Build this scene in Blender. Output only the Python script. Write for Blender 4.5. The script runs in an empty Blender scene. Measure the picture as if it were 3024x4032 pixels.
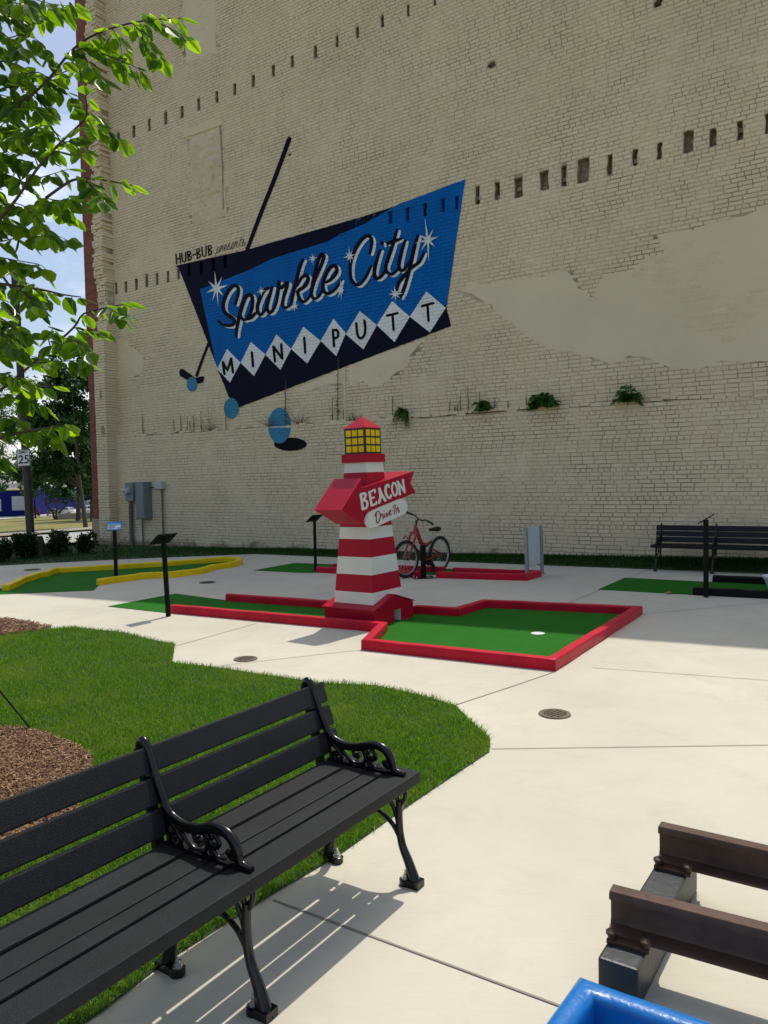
import bpy, bmesh, math, random
import numpy as np
from mathutils import Vector, Matrix, noise
from mathutils.geometry import delaunay_2d_cdt
R_ = random.Random(7)
rng = np.random.default_rng(5)
SC = bpy.context.scene
COL = SC.collection
rad = math.radians

# ------------------------------------------------------------------ camera, sky, sun, exposure
FPX, HCAM, PITCH, ROLL = 3028.0, 1.6, rad(2.46), 0.02
_f = np.array([0, math.cos(PITCH), -math.sin(PITCH)]); _r0 = np.array([1., 0, 0]); _u0 = np.array([0, math.sin(PITCH), math.cos(PITCH)])
_u = math.cos(ROLL)*_u0 + math.sin(ROLL)*_r0; _r = math.cos(ROLL)*_r0 - math.sin(ROLL)*_u0
CAMP = np.array([0, 0, HCAM])
cd = bpy.data.cameras.new('camera'); cam = bpy.data.objects.new('camera', cd); COL.objects.link(cam)
cd.sensor_fit = 'VERTICAL'; cd.sensor_height = 36; cd.lens = FPX/4032*36; cd.clip_start = .05; cd.clip_end = 2000
cam.matrix_world = Matrix(((_r[0], _u[0], -_f[0], 0), (_r[1], _u[1], -_f[1], 0), (_r[2], _u[2], -_f[2], HCAM), (0, 0, 0, 1)))
SC.camera = cam
SUN_EL, SUN_AZ = rad(62.5), math.atan2(.38, .925)           # azimuth from +Y towards +X
SUNDIR = Vector((math.sin(SUN_AZ)*math.cos(SUN_EL), math.cos(SUN_AZ)*math.cos(SUN_EL), math.sin(SUN_EL)))
w = bpy.data.worlds.new('World'); SC.world = w; w.use_nodes = True
nt = w.node_tree; bg = nt.nodes['Background']
sky = nt.nodes.new('ShaderNodeTexSky'); sky.sky_type = 'NISHITA'; sky.sun_disc = False
sky.sun_elevation = SUN_EL; sky.sun_rotation = SUN_AZ; sky.dust_density = 2.6; sky.air_density = 1.0; sky.ozone_density = 1.0
# thin clouds: whiten the sky through a noise laid out by direction
tc = nt.nodes.new('ShaderNodeTexCoord'); mp = nt.nodes.new('ShaderNodeMapping'); mp.inputs['Scale'].default_value = (1.2, 1.2, 3.2)
ns = nt.nodes.new('ShaderNodeTexNoise'); ns.inputs['Scale'].default_value = 2.3; ns.inputs['Detail'].default_value = 9; ns.inputs['Roughness'].default_value = .6
rp = nt.nodes.new('ShaderNodeValToRGB'); rp.color_ramp.elements[0].position = .5; rp.color_ramp.elements[1].position = .78
mx = nt.nodes.new('ShaderNodeMix'); mx.data_type = 'RGBA'; mx.inputs['B'].default_value = (9.5, 9.8, 10.2, 1)
L = nt.links.new
L(tc.outputs['Generated'], mp.inputs['Vector']); L(mp.outputs['Vector'], ns.inputs['Vector']); L(ns.outputs['Fac'], rp.inputs['Fac'])
L(rp.outputs['Color'], mx.inputs['Factor']); L(sky.outputs['Color'], mx.inputs['A']); L(mx.outputs['Result'], bg.inputs['Color'])
bg.inputs['Strength'].default_value = .14
sd = bpy.data.lights.new('sun', 'SUN'); so = bpy.data.objects.new('sun', sd); COL.objects.link(so)
sd.energy = 3.3; sd.angle = rad(.53); sd.color = (1, .95, .86)
so.rotation_mode = 'QUATERNION'; so.rotation_quaternion = SUNDIR.to_track_quat('Z', 'Y'); so.location = (0, 0, 40)
SC.view_settings.view_transform = 'Standard'; SC.view_settings.look = 'None'; SC.view_settings.gamma = 1; SC.view_settings.exposure = .1
SC.render.engine = 'CYCLES'
SC.cycles.max_bounces = 8; SC.cycles.transparent_max_bounces = 8

# ------------------------------------------------------------------ pixel -> place helpers (survey of the photograph)
def ray(x, y): return _f + _r*(x-1512)/FPX - _u*(y-2016)/FPX
def G(x, y, z=0.0):
    d = ray(x, y); t = (z-HCAM)/d[2]; p = CAMP + d*t; return Vector(p)
WO = np.array([1.39, 15.718, 0.]); WX = np.array([.825, -.565, 0]); WX /= np.linalg.norm(WX); WN = np.array([-WX[1], WX[0], 0])
def onplane(x, y, P0, n):
    P0 = np.array(P0); n = np.array(n); d = ray(x, y); t = ((P0-CAMP)@n)/(d@n); return Vector(CAMP + d*t)
def Wl(x, y, off=0.0):                                     # pixel -> building-local (s, z) on the plane `off` in front of the lower wall
    d = ray(x, y); t = ((WO-WN*off-CAMP)@WN)/(d@WN); p = CAMP + d*t; return (float((p-WO)@WX), float(p[2]))
def BL(s, z, out=0.0): return Vector(WO + WX*s - WN*out + np.array([0, 0, z]))
def st(p): q = np.array(p[:2]) - WO[:2]; return float(q@WX[:2]), float(q@WN[:2])
def zt(s):                                                  # terrain falls away beyond the building front
    if s > -12: return 0.0
    if s > -15: return -.55*(-12-s)/3
    return max(-.55 + .0262*(s+15), -2.65)
def GT(x, y):
    d = ray(x, y); lo, hi = 1.0, 900.0
    for i in range(60):
        m = (lo+hi)/2; p = CAMP + d*m; s = float((p-WO)@WX)
        if p[2] > zt(s): lo = m
        else: hi = m
    return Vector(CAMP + d*lo)
BM = Matrix(((WX[0], WN[0], 0, WO[0]), (WX[1], WN[1], 0, WO[1]), (0, 0, 1, 0), (0, 0, 0, 1)))   # building local -> world (local -Y faces the camera)

# ------------------------------------------------------------------ object helpers
INV = {}
def setp(o, label=None, cat=None, group=None, kind=None):
    if label: o['label'] = label
    if cat: o['category'] = cat
    if group: o['group'] = group
    if kind: o['kind'] = kind
    return o
def thing(name, label, cat, loc=(0, 0, 0), rz=0.0, group=None, M=None):
    o = bpy.data.objects.new(name, None); COL.objects.link(o); o.empty_display_size = .1
    MM = M if M is not None else Matrix.Translation(Vector(loc)) @ Matrix.Rotation(rz, 4, 'Z')
    o.matrix_world = MM; INV[o.name] = MM.inverted()
    return setp(o, label, cat, group)
def copy_tree(o, parent=None):
    c = o.copy(); COL.objects.link(c)
    if parent is not None: c.parent = parent
    for ch in list(o.children): copy_tree(ch, c)
    return c

def catmull(pts, n=6, closed=False):
    pts = [np.array(p, float) for p in pts]
    if len(pts) < 3 and not closed: return pts
    out = []; N = len(pts)
    rngi = range(N if closed else N-1)
    for i in rngi:
        if closed: p0, p1, p2, p3 = pts[i-1], pts[i], pts[(i+1) % N], pts[(i+2) % N]
        else: p0, p1, p2, p3 = pts[max(i-1, 0)], pts[i], pts[i+1], pts[min(i+2, N-1)]
        for k in range(n):
            t = k/n
            out.append(.5*((2*p1) + (-p0+p2)*t + (2*p0-5*p1+4*p2-p3)*t*t + (-p0+3*p1-3*p2+p3)*t**3))
    if not closed: out.append(pts[-1])
    return out

class MB:
    def __init__(s): s.v = []; s.f = []
    def add(s, vs, fs):
        b = len(s.v); s.v += [tuple(v) for v in vs]; s.f += [tuple(i+b for i in f) for f in fs]; return s
    def box(s, c, d, M=None, taper=1.0):
        x, y, z = d[0]/2, d[1]/2, d[2]/2; vs = []
        for k in (-1, 1):
            t = taper if k > 0 else 1
            vs += [(-x*t, -y*t, k*z), (x*t, -y*t, k*z), (x*t, y*t, k*z), (-x*t, y*t, k*z)]
        vs = [Vector(v) for v in vs]
        if M is not None: vs = [M @ v for v in vs]
        vs = [v + Vector(c) for v in vs]
        return s.add(vs, [(3, 2, 1, 0), (4, 5, 6, 7), (0, 1, 5, 4), (1, 2, 6, 5), (2, 3, 7, 6), (3, 0, 4, 7)])
    def prism(s, poly, vec):                                # 3-D polygon extruded by a vector
        n = len(poly); a = [Vector(p) for p in poly]; b = [p + Vector(vec) for p in a]
        return s.add(a+b, [tuple(range(n-1, -1, -1)), tuple(range(n, 2*n))] + [(i, (i+1) % n, n+(i+1) % n, n+i) for i in range(n)])
    def loft(s, secs, close_ring=True, caps=True):          # list of rings of equal length
        n = len(secs[0]); vs = [Vector(p) for r in secs for p in r]; fs = []
        for k in range(len(secs)-1):
            for i in range(n if close_ring else n-1):
                j = (i+1) % n; fs.append((k*n+i, k*n+j, (k+1)*n+j, (k+1)*n+i))
        if caps: fs += [tuple(range(n-1, -1, -1)), tuple(range((len(secs)-1)*n, len(secs)*n))]
        return s.add(vs, fs)
    def tube(s, pts, r, n=8, closed=False, flat=None, up=None):
        pts = [Vector(p) for p in pts]; N = len(pts); rs = r if isinstance(r, (list, tuple)) else [r]*N
        if len(rs) != N: rs = [np.interp(i/(N-1), np.linspace(0, 1, len(rs)), rs) for i in range(N)]
        T = []
        for i in range(N):
            if closed: t = pts[(i+1) % N]-pts[i-1]
            else: t = pts[min(i+1, N-1)]-pts[max(i-1, 0)]
            T.append(t.normalized() if t.length > 1e-9 else Vector((0, 0, 1)))
        ref = Vector(up) if up is not None else (Vector((0, 0, 1)) if abs(T[0].z) < .9 else Vector((1, 0, 0)))
        a = T[0].cross(ref).normalized(); secs = []
        for i in range(N):
            a = (a - T[i]*a.dot(T[i]))
            a = a.normalized() if a.length > 1e-6 else T[i].orthogonal().normalized()
            b = T[i].cross(a); fa = rs[i]; fb = rs[i]*(flat if flat else 1)
            secs.append([pts[i] + a*fa*math.cos(2*math.pi*k/n) + b*fb*math.sin(2*math.pi*k/n) for k in range(n)])
        if closed: secs.append(secs[0])
        return s.loft(secs, True, not closed)
    def lathe(s, prof, c=(0, 0, 0), n=24, M=None, caps=True):
        secs = []
        for r, z in prof:
            ring = [Vector((r*math.cos(2*math.pi*k/n), r*math.sin(2*math.pi*k/n), z)) for k in range(n)]
            if M is not None: ring = [M @ v for v in ring]
            secs.append([v+Vector(c) for v in ring])
        return s.loft(secs, True, caps)
    def disc(s, c, r, n=24, z=0): return s.add([Vector(c)+Vector((r*math.cos(2*math.pi*k/n), r*math.sin(2*math.pi*k/n), z)) for k in range(n)], [tuple(range(n))])
    def build(s, name, mat, parent=None, smooth=None, bevel=0.0, seg=2, world=True):
        M = INV.get(parent.name) if (parent is not None and world) else None
        vs = [M @ Vector(v) for v in s.v] if M is not None else s.v
        me = bpy.data.meshes.new(name); me.from_pydata([tuple(v) for v in vs], [], s.f)
        if bevel > 0:
            bm = bmesh.new(); bm.from_mesh(me); bmesh.ops.remove_doubles(bm, verts=bm.verts, dist=1e-5)
            es = [e for e in bm.edges if len(e.link_faces) == 2 and e.calc_face_angle(0) > .5]
            bmesh.ops.bevel(bm, geom=es, offset=bevel, segments=seg, affect='EDGES', profile=.6, clamp_overlap=True)
            bm.to_mesh(me); bm.free()
        bm = bmesh.new(); bm.from_mesh(me); bmesh.ops.recalc_face_normals(bm, faces=bm.faces) if not getattr(s, 'keepn', False) else None; bm.to_mesh(me); bm.free()
        if smooth is not None:
            me.polygons.foreach_set('use_smooth', [True]*len(me.polygons)); me.set_sharp_from_angle(angle=rad(smooth))
        me.materials.append(mat)
        o = bpy.data.objects.new(name, me); COL.objects.link(o)
        if parent is not None:
            o.parent = parent
            if parent.name in INV: INV[o.name] = INV[parent.name]
        return o
def fastmesh(name, V, F, mat, parent=None, smooth=False):     # numpy verts (n,3), faces (m,k)
    me = bpy.data.meshes.new(name); V = np.asarray(V, np.float32); F = np.asarray(F, np.int32); m, k = F.shape
    me.vertices.add(len(V)); me.vertices.foreach_set('co', V.ravel())
    me.loops.add(m*k); me.loops.foreach_set('vertex_index', F.ravel())
    me.polygons.add(m); me.polygons.foreach_set('loop_start', np.arange(0, m*k, k, dtype=np.int32))
    if smooth: me.polygons.foreach_set('use_smooth', np.ones(m, bool))
    me.update(calc_edges=True); me.validate()
    me.materials.append(mat); o = bpy.data.objects.new(name, me); COL.objects.link(o)
    if parent is not None: o.parent = parent
    return o
def inpoly(x, y, poly):
    c = False; n = len(poly); j = n-1
    for i in range(n):
        xi, yi = poly[i][0], poly[i][1]; xj, yj = poly[j][0], poly[j][1]
        if (yi > y) != (yj > y) and x < (xj-xi)*(y-yi)/(yj-yi)+xi: c = not c
        j = i
    return c
def inpoly_np(X, Y, poly):
    c = np.zeros(len(X), bool); n = len(poly); j = n-1
    for i in range(n):
        xi, yi = poly[i][0], poly[i][1]; xj, yj = poly[j][0], poly[j][1]
        if yi != yj: c ^= ((yi > Y) != (yj > Y)) & (X < (xj-xi)*(Y-yi)/(yj-yi)+xi)
        j = i
    return c
def polytri(outer, holes=()):
    vs = [Vector((p[0], p[1])) for p in outer]; es = [(i, (i+1) % len(outer)) for i in range(len(outer))]
    for h in holes:
        b = len(vs); vs += [Vector((p[0], p[1])) for p in h]; es += [(b+i, b+(i+1) % len(h)) for i in range(len(h))]
    r = delaunay_2d_cdt(vs, es, [], 0, 1e-6); V = r[0]; F = []
    for f in r[2]:
        cx = sum(V[i].x for i in f)/len(f); cy = sum(V[i].y for i in f)/len(f)
        if inpoly(cx, cy, outer) and not any(inpoly(cx, cy, h) for h in holes): F.append(tuple(f))
    return [(v.x, v.y) for v in V], F

# ------------------------------------------------------------------ materials
def newmat(name):
    m = bpy.data.materials.new(name); m.use_nodes = True; n = m.node_tree
    return m, n, n.nodes['Principled BSDF'], n.links.new
def N(n, t, **k):
    x = n.nodes.new(t)
    for a, b in k.items():
        if a in x.inputs: x.inputs[a].default_value = b
        else: setattr(x, a, b)
    return x
def mixc(n, l, fac, a, b, blend='MIX'):
    m = n.nodes.new('ShaderNodeMix'); m.data_type = 'RGBA'; m.blend_type = blend
    for key, v in (('Factor', fac), ('A', a), ('B', b)):
        if hasattr(v, 'is_output'): l(v, m.inputs[key])
        elif key == 'Factor': m.inputs[key].default_value = v
        else: m.inputs[key].default_value = (*v, 1) if len(v) == 3 else v
    return m.outputs['Result']
def ramp(n, l, src, p0, p1, c0=(0, 0, 0), c1=(1, 1, 1)):
    r = n.nodes.new('ShaderNodeValToRGB'); e = r.color_ramp.elements
    e[0].position = p0; e[1].position = p1; e[0].color = (*c0, 1); e[1].color = (*c1, 1); l(src, r.inputs['Fac']); return r.outputs['Color']
def noise_(n, l, scale, detail=4, rough=.55, vec=None, dist=0):
    x = N(n, 'ShaderNodeTexNoise', Scale=scale, Detail=detail, Roughness=rough, Distortion=dist)
    if vec is None: vec = objco(n)
    l(vec, x.inputs['Vector']); return x.outputs['Fac']
def objco(n):
    t = n.nodes.get('TC') or n.nodes.new('ShaderNodeTexCoord'); t.name = 'TC'; return t.outputs['Object']
def bump_(n, l, h, strength, dist, prev=None):
    b = N(n, 'ShaderNodeBump', Strength=strength, Distance=dist); l(h, b.inputs['Height'])
    if prev is not None: l(prev, b.inputs['Normal'])
    return b.outputs['Normal']
def mat(name, col, rough=.55, metal=0.0, var=.12, vs=6.0, bump=.25, bs=60.0, bd=.002, spec=.5, coat=0.0, wear=None, ws=9.0, wt=.62):
    m, n, p, l = newmat(name)
    a = noise_(n, l, vs, 5, .6); lo = tuple(c*(1-var) for c in col); hi = tuple(min(1, c*(1+var)) for c in col)
    c = ramp(n, l, a, .3, .7, lo, hi)
    if wear is not None:
        b = noise_(n, l, ws, 8, .7); c = mixc(n, l, ramp(n, l, b, wt, wt+.05), c, wear)
    l(c, p.inputs['Base Color'])
    p.inputs['Roughness'].default_value = rough; p.inputs['Metallic'].default_value = metal; p.inputs['Specular IOR Level'].default_value = spec
    if coat: p.inputs['Coat Weight'].default_value = coat; p.inputs['Coat Roughness'].default_value = .12
    if bump: l(bump_(n, l, noise_(n, l, bs, 3), bump, bd), p.inputs['Normal'])
    return m
BH, BW = .0740, .2198                                       # brick course height, brick length
def brick_co(n, l):
    s = n.nodes.new('ShaderNodeSeparateXYZ'); l(objco(n), s.inputs[0])
    cx = n.nodes.new('ShaderNodeCombineXYZ'); l(s.outputs['X'], cx.inputs['X'])
    l(s.outputs['Z'], cx.inputs['Y']); v = cx.outputs[0]
    nz = N(n, 'ShaderNodeTexNoise', Scale=7.0, Detail=3.0); l(objco(n), nz.inputs['Vector'])
    sub = N(n, 'ShaderNodeVectorMath', operation='SUBTRACT'); l(nz.outputs['Color'], sub.inputs[0]); sub.inputs[1].default_value = (.5, .5, .5)
    sc = N(n, 'ShaderNodeVectorMath', operation='SCALE'); l(sub.outputs[0], sc.inputs[0]); sc.inputs['Scale'].default_value = .016
    ad = N(n, 'ShaderNodeVectorMath', operation='ADD'); l(v, ad.inputs[0]); l(sc.outputs[0], ad.inputs[1]); return ad.outputs[0]
def brick_tex(n, l, mortar=.006):
    b = n.nodes.new('ShaderNodeTexBrick'); b.offset = .5; b.squash = 1; b.squash_frequency = 1
    b.inputs['Scale'].default_value = 1; b.inputs['Brick Width'].default_value = BW; b.inputs['Row Height'].default_value = BH
    b.inputs['Mortar Size'].default_value = mortar; b.inputs['Mortar Smooth'].default_value = .35; b.inputs['Bias'].default_value = 0
    l(brick_co(n, l), b.inputs['Vector']); return b.outputs['Fac']
def wall_paint(name, col, dirt):                            # thick old masonry paint over real brick geometry
    m, n, p, l = newmat(name)
    big = noise_(n, l, .35, 5, .6); c = ramp(n, l, big, .3, .72, tuple(x*.9 for x in col), tuple(x*1.06 for x in col))
    g = n.nodes.new('ShaderNodeNewGeometry'); c = mixc(n, l, .10, c, ramp(n, l, g.outputs['Random Per Island'], 0, 1, (.25, .23, .18), (1, .98, .9)), 'OVERLAY')
    fine = noise_(n, l, 26, 6, .7); c = mixc(n, l, ramp(n, l, fine, .585, .72), c, dirt)
    mid = noise_(n, l, 3.1 if name[0] != 'g' else 1.1, 8, .72, dist=.6); lo, hi, k = (.63, .78, .55) if name[0] != 'g' else (.40, .62, .85)
    c = mixc(n, l, ramp(n, l, mid, lo, hi, (0, 0, 0), (k, k, k)), c, dirt)
    sz = n.nodes.new('ShaderNodeSeparateXYZ'); l(objco(n), sz.inputs[0]); hz = N(n, 'ShaderNodeMapRange'); l(sz.outputs['Z'], hz.inputs[0]); hz.inputs[1].default_value = -.05; hz.inputs[2].default_value = .42; hz.inputs[3].default_value = .50; hz.inputs[4].default_value = .0
    ad = N(n, 'ShaderNodeMath', operation='ADD'); l(hz.outputs[0], ad.inputs[0]); l(noise_(n, l, 1.7, 8, .75), ad.inputs[1])   # old damp and bare brick along the foot
    c = mixc(n, l, ramp(n, l, ad.outputs[0], .86, 1.06, (0, 0, 0), (.8, .8, .8)), c, (.19, .115, .075))
    l(c, p.inputs['Base Color']); p.inputs['Roughness'].default_value = .62; p.inputs['Specular IOR Level'].default_value = .3
    nb = bump_(n, l, noise_(n, l, 45, 5, .65), .5, .004); l(bump_(n, l, noise_(n, l, 9, 4), .5, .012, nb), p.inputs['Normal'])
    return m
def mural_paint(name, col, joint=.55, rough=.5):
    m, n, p, l = newmat(name); f = brick_tex(n, l)
    k = noise_(n, l, 2.2, 6, .65); kk = N(n, 'ShaderNodeMath', operation='MULTIPLY'); l(f, kk.inputs[0]); l(ramp(n, l, k, .32, .62), kk.inputs[1])
    c = ramp(n, l, noise_(n, l, 1.3, 5), .3, .7, tuple(x*.88 for x in col), tuple(x*1.08 for x in col))
    spots = noise_(n, l, 30, 5, .7); c = mixc(n, l, ramp(n, l, spots, .66, .75), c, tuple(x*.5 for x in col))
    mm = N(n, 'ShaderNodeMath', operation='MULTIPLY'); l(kk.outputs[0], mm.inputs[0]); mm.inputs[1].default_value = joint
    l(mixc(n, l, mm.outputs[0], c, tuple(x*.35 for x in col)), p.inputs['Base Color']); p.inputs['Roughness'].default_value = rough; p.inputs['Specular IOR Level'].default_value = .06
    inv = N(n, 'ShaderNodeMath', operation='SUBTRACT'); inv.inputs[0].default_value = 1; l(kk.outputs[0], inv.inputs[1])
    nb = bump_(n, l, noise_(n, l, 40, 5, .65), .45, .004); l(bump_(n, l, inv.outputs[0], .9, .012, nb), p.inputs['Normal'])
    return m
def red_brick(name):
    m, n, p, l = newmat(name)
    b = n.nodes.new('ShaderNodeTexBrick'); b.offset = .5
    for k, v in (('Scale', 1), ('Brick Width', BW), ('Row Height', BH), ('Mortar Size', .005), ('Mortar Smooth', .2)): b.inputs[k].default_value = v
    b.inputs['Color1'].default_value = (.16, .035, .02, 1); b.inputs['Color2'].default_value = (.25, .065, .04, 1); b.inputs['Mortar'].default_value = (.2, .12, .09, 1)
    l(brick_co(n, l), b.inputs['Vector']); l(b.outputs['Color'], p.inputs['Base Color']); p.inputs['Roughness'].default_value = .8
    l(bump_(n, l, b.outputs['Fac'], -.8, .01), p.inputs['Normal']); return m
def concrete(name, col, stain, broom=True, scale=1.0):
    m, n, p, l = newmat(name)
    c = ramp(n, l, noise_(n, l, .55*scale, 6, .62), .3, .7, tuple(x*.87 for x in col), tuple(x*1.07 for x in col))
    c = mixc(n, l, ramp(n, l, noise_(n, l, 2.3*scale, 7, .7, dist=.8),   .5, .8, (0, 0, 0), (.5, .5, .5)), c, stain)
    c = mixc(n, l, ramp(n, l, noise_(n, l, 70, 4, .7), .66, .74, (0, 0, 0), (.5, .5, .5)), c, tuple(x*.6 for x in col))
    if broom:
        mpn = N(n, 'ShaderNodeMapping'); mpn.inputs['Rotation'].default_value = (0, 0, rad(12)); mpn.inputs['Scale'].default_value = (5, 85, 1); l(objco(n), mpn.inputs['Vector'])
        br = noise_(n, l, 1.0, 4, .7, vec=mpn.outputs[0])
        c = mixc(n, l, ramp(n, l, br, .55, .85, (0, 0, 0), (.55, .55, .55)), c, tuple(x*.72 for x in col))
        l(bump_(n, l, br, .35, .003), p.inputs['Normal'])
    else: l(bump_(n, l, noise_(n, l, 50*scale, 5, .7), .5, .004), p.inputs['Normal'])
    l(c, p.inputs['Base Color']); p.inputs['Roughness'].default_value = .85; p.inputs['Specular IOR Level'].default_value = .25
    return m
def island_mat(name, cols, rough=.6, transl=None, patch=None, spec=.3):   # colour differs leaf by leaf / blade by blade
    m, n, p, l = newmat(name)
    g = n.nodes.new('ShaderNodeNewGeometry'); r = n.nodes.new('ShaderNodeValToRGB'); e = r.color_ramp.elements
    while len(e) < len(cols): e.new(.5)
    for i, c in enumerate(cols): e[i].position = i/(len(cols)-1); e[i].color = (*c, 1)
    l(g.outputs['Random Per Island'], r.inputs['Fac']); c = r.outputs['Color']
    if patch: c = mixc(n, l, ramp(n, l, noise_(n, l, patch[0], 4), patch[1], patch[1]+.2), c, patch[2])
    l(c, p.inputs['Base Color']); p.inputs['Roughness'].default_value = rough; p.inputs['Specular IOR Level'].default_value = spec
    if transl:
        t = n.nodes.new('ShaderNodeBsdfTranslucent'); l(mixc(n, l, 1.0, c, transl[1], 'MULTIPLY'), t.inputs['Color'])
        a = n.nodes.new('ShaderNodeMixShader'); a.inputs[0].default_value = transl[0]; l(p.outputs[0], a.inputs[1]); l(t.outputs[0], a.inputs[2])
        l(a.outputs[0], n.nodes['Material Output'].inputs['Surface'])
    return m
M = {}
M['wall'] = wall_paint('cream_painted_brick', (.71, .593, .405), (.44, .355, .225))
M['mortar'] = wall_paint('grimy_painted_mortar', (.64, .54, .375), (.19, .15, .105))
M['plaster'] = wall_paint('cream_painted_render', (.705, .588, .40), (.58, .48, .32))
M['roughrender'] = mat('lumpy_old_render', (.69, .58, .405), .8, var=.08, vs=5, bump=1.0, bs=9, bd=.09, spec=.1)
M['pocket'] = mat('dusty_pocket', (.33, .28, .19), .9, var=.4, vs=14, bump=.8, bs=30, bd=.02)
M['navy'] = mural_paint('navy_wall_paint', (.006, .007, .022), .5)
M['blue'] = mural_paint('blue_wall_paint', (.003, .125, .43), .75)
M['white'] = mural_paint('white_wall_paint', (.78, .80, .78), .5)
M['black'] = mural_paint('black_wall_paint', (.006, .006, .010), .4)
M['teal'] = mural_paint('light_blue_wall_paint', (.06, .25, .42), .75)
M['redbrick'] = red_brick('red_facade_brick')
M['stone'] = mat('tan_stone', (.35, .26, .19), .8, bump=.4)
M['concrete'] = concrete('plaza_concrete', (.545, .515, .415), (.40, .36, .265))
M['joint'] = mat('concrete_joint', (.24, .215, .17), .9)
M['road'] = concrete('pale_road', (.33, .33, .32), (.25, .25, .25), False, .3)
M['kerb'] = concrete('kerb_concrete', (.28, .26, .23), (.18, .16, .14), False, 1)
M['dirt'] = mat('lawn_soil', (.028, .055, .010), .95, var=.4, bump=.8, bs=40, bd=.01)
M['drygrass'] = island_mat('verge_grass', [(.20, .17, .05), (.20, .17, .05)], .95, patch=(.09, .45, (.09, .13, .025)))
M['grass'] = island_mat('grass_blades', [(.050, .135, .005), (.082, .20, .008), (.13, .27, .014), (.25, .33, .05)], .6, (.42, (1.3, 1.5, .5)), (1.3, .50, (.20, .27, .035)), .08)
M['shadedgrass'] = island_mat('shade_darkened_grass_blades', [(.012, .045, .006), (.020, .065, .008), (.032, .09, .012)], .6, (.3, (1.3, 1.5, .6)), None, .08)  # same grass as the lawn, colour darkened to carry the wall's shade
M['mulchbase'] = mat('mulch_base', (.055, .028, .016), .95, var=.5, vs=30, bump=1, bs=60, bd=.01)
M['chip'] = island_mat('bark_chips', [(.055, .026, .013), (.12, .060, .032), (.19, .105, .058), (.34, .22, .12)], .85)
M['redpaint'] = mat('red_kerb_paint', (.48, .004, .024), .42, spec=.2, var=.18, vs=4, bump=.5, bs=28, bd=.006, wear=(.52, .20, .19), ws=24, wt=.645)
M['yellowpaint'] = mat('yellow_kerb_paint', (.76, .54, .004), .45, spec=.2, var=.12, bump=.5, bs=28, bd=.006, wear=(.50, .42, .15), ws=22, wt=.66)
M['blackpaint'] = mat('black_kerb_paint', (.004, .004, .005), .5, spec=.15, var=.3, bump=.6, bs=24, bd=.006)
M['bluepaint'] = mat('blue_kerb_paint', (.004, .135, .42), .34, var=.12, vs=8, bump=.5, bs=42, bd=.005, coat=.12, spec=.35, wear=(.22, .36, .42), ws=20, wt=.735)
M['turf'] = None
m, n, p, l = newmat('putting_turf')
c = ramp(n, l, noise_(n, l, 240, 3, .7), .3, .72, (.008, .075, .007), (.034, .21, .018)); c = mixc(n, l, ramp(n, l, noise_(n, l, 3, 5), .45, .75, (0, 0, 0), (.35, .35, .35)), c, (.035, .17, .025))
l(c, p.inputs['Base Color']); p.inputs['Roughness'].default_value = .85; p.inputs['Specular IOR Level'].default_value = .08
l(bump_(n, l, noise_(n, l, 300, 3, .7), .9, .006), p.inputs['Normal']); M['turf'] = m
M['ltred'] = mat('lighthouse_red', (.40, .002, .024), .34, var=.05, vs=3, bump=.1, bs=30, bd=.002, spec=.2, coat=.04)
M['ltwhite'] = mat('lighthouse_white', (.72, .71, .66), .4, var=.05, vs=3, bump=.12, bs=30, bd=.002)
M['ltblack'] = mat('lighthouse_black', (.012, .011, .010), .4, var=.2)
M['ltyellow'] = mat('lantern_yellow', (.85, .56, .008), .45, var=.06, spec=.15)
M['letterwhite'] = mat('letter_white', (.74, .75, .68), .5, var=.03, bump=0)
M['letterred'] = mat('letter_red', (.30, .006, .05), .5, var=.05, bump=0)
M['castblack'] = mat('black_cast_iron', (.003, .003, .0035), .24, var=.2, bump=.3, bs=50, bd=.001, coat=.25, spec=.35)
m, n, p, l = newmat('charcoal_recycled_board')
sp = noise_(n, l, 420, 2, .6); c = ramp(n, l, noise_(n, l, 5, 5), .3, .7, (.0045, .006, .0075), (.009, .0115, .0135)); c = mixc(n, l, ramp(n, l, sp, .60, .70, (0, 0, 0), (.5, .5, .5)), c, (.07, .08, .09))
l(c, p.inputs['Base Color']); p.inputs['Roughness'].default_value = .5; p.inputs['Specular IOR Level'].default_value = .24
l(bump_(n, l, noise_(n, l, 330, 3, .7), .8, .003), p.inputs['Normal']); M['board'] = m
M['steel'] = mat('zinc_bolt', (.55, .55, .53), .35, 1.0, var=.1)
M['galv'] = mat('galvanised_steel', (.34, .37, .40), .45, .7, var=.15, vs=18)
M['postblack'] = mat('black_post', (.004, .004, .004), .5, spec=.15, var=.2, bump=.1)
M['panelgrey'] = mat('pale_grey_panel', (.50, .54, .56), .5, var=.04)
M['rail'] = mat('weathered_rail_steel', (.078, .044, .031), .45, .3, var=.25, vs=12, bump=.4, bs=70, bd=.002, wear=(.13, .05, .028), ws=22, wt=.64, spec=.4)
M['tie'] = mat('black_painted_tie', (.018, .024, .028), .45, var=.25, vs=7, bump=.4, bs=30, bd=.004, wear=(.05, .045, .03), ws=4, wt=.64)
M['tyre'] = mat('tyre_rubber', (.008, .008, .008), .75, var=.2)
M['rim'] = mat('alloy_rim', (.34, .33, .31), .4, .6, var=.15)
M['spoke'] = mat('wire_spoke', (.45, .44, .42), .35, .8)
M['bikered'] = mat('faded_red_frame', (.28, .010, .018), .42, var=.15, vs=10, coat=.1)
M['boxgrey'] = mat('grey_meter_box', (.16, .19, .20), .45, var=.1)
M['jbox'] = mat('light_grey_box', (.42, .43, .41), .45, var=.06)
M['conduit'] = mat('grey_conduit', (.13, .13, .12), .5, .3, var=.15)
M['glass'] = mat('meter_glass', (.45, .47, .47), .12, var=.1, bump=0)
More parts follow.
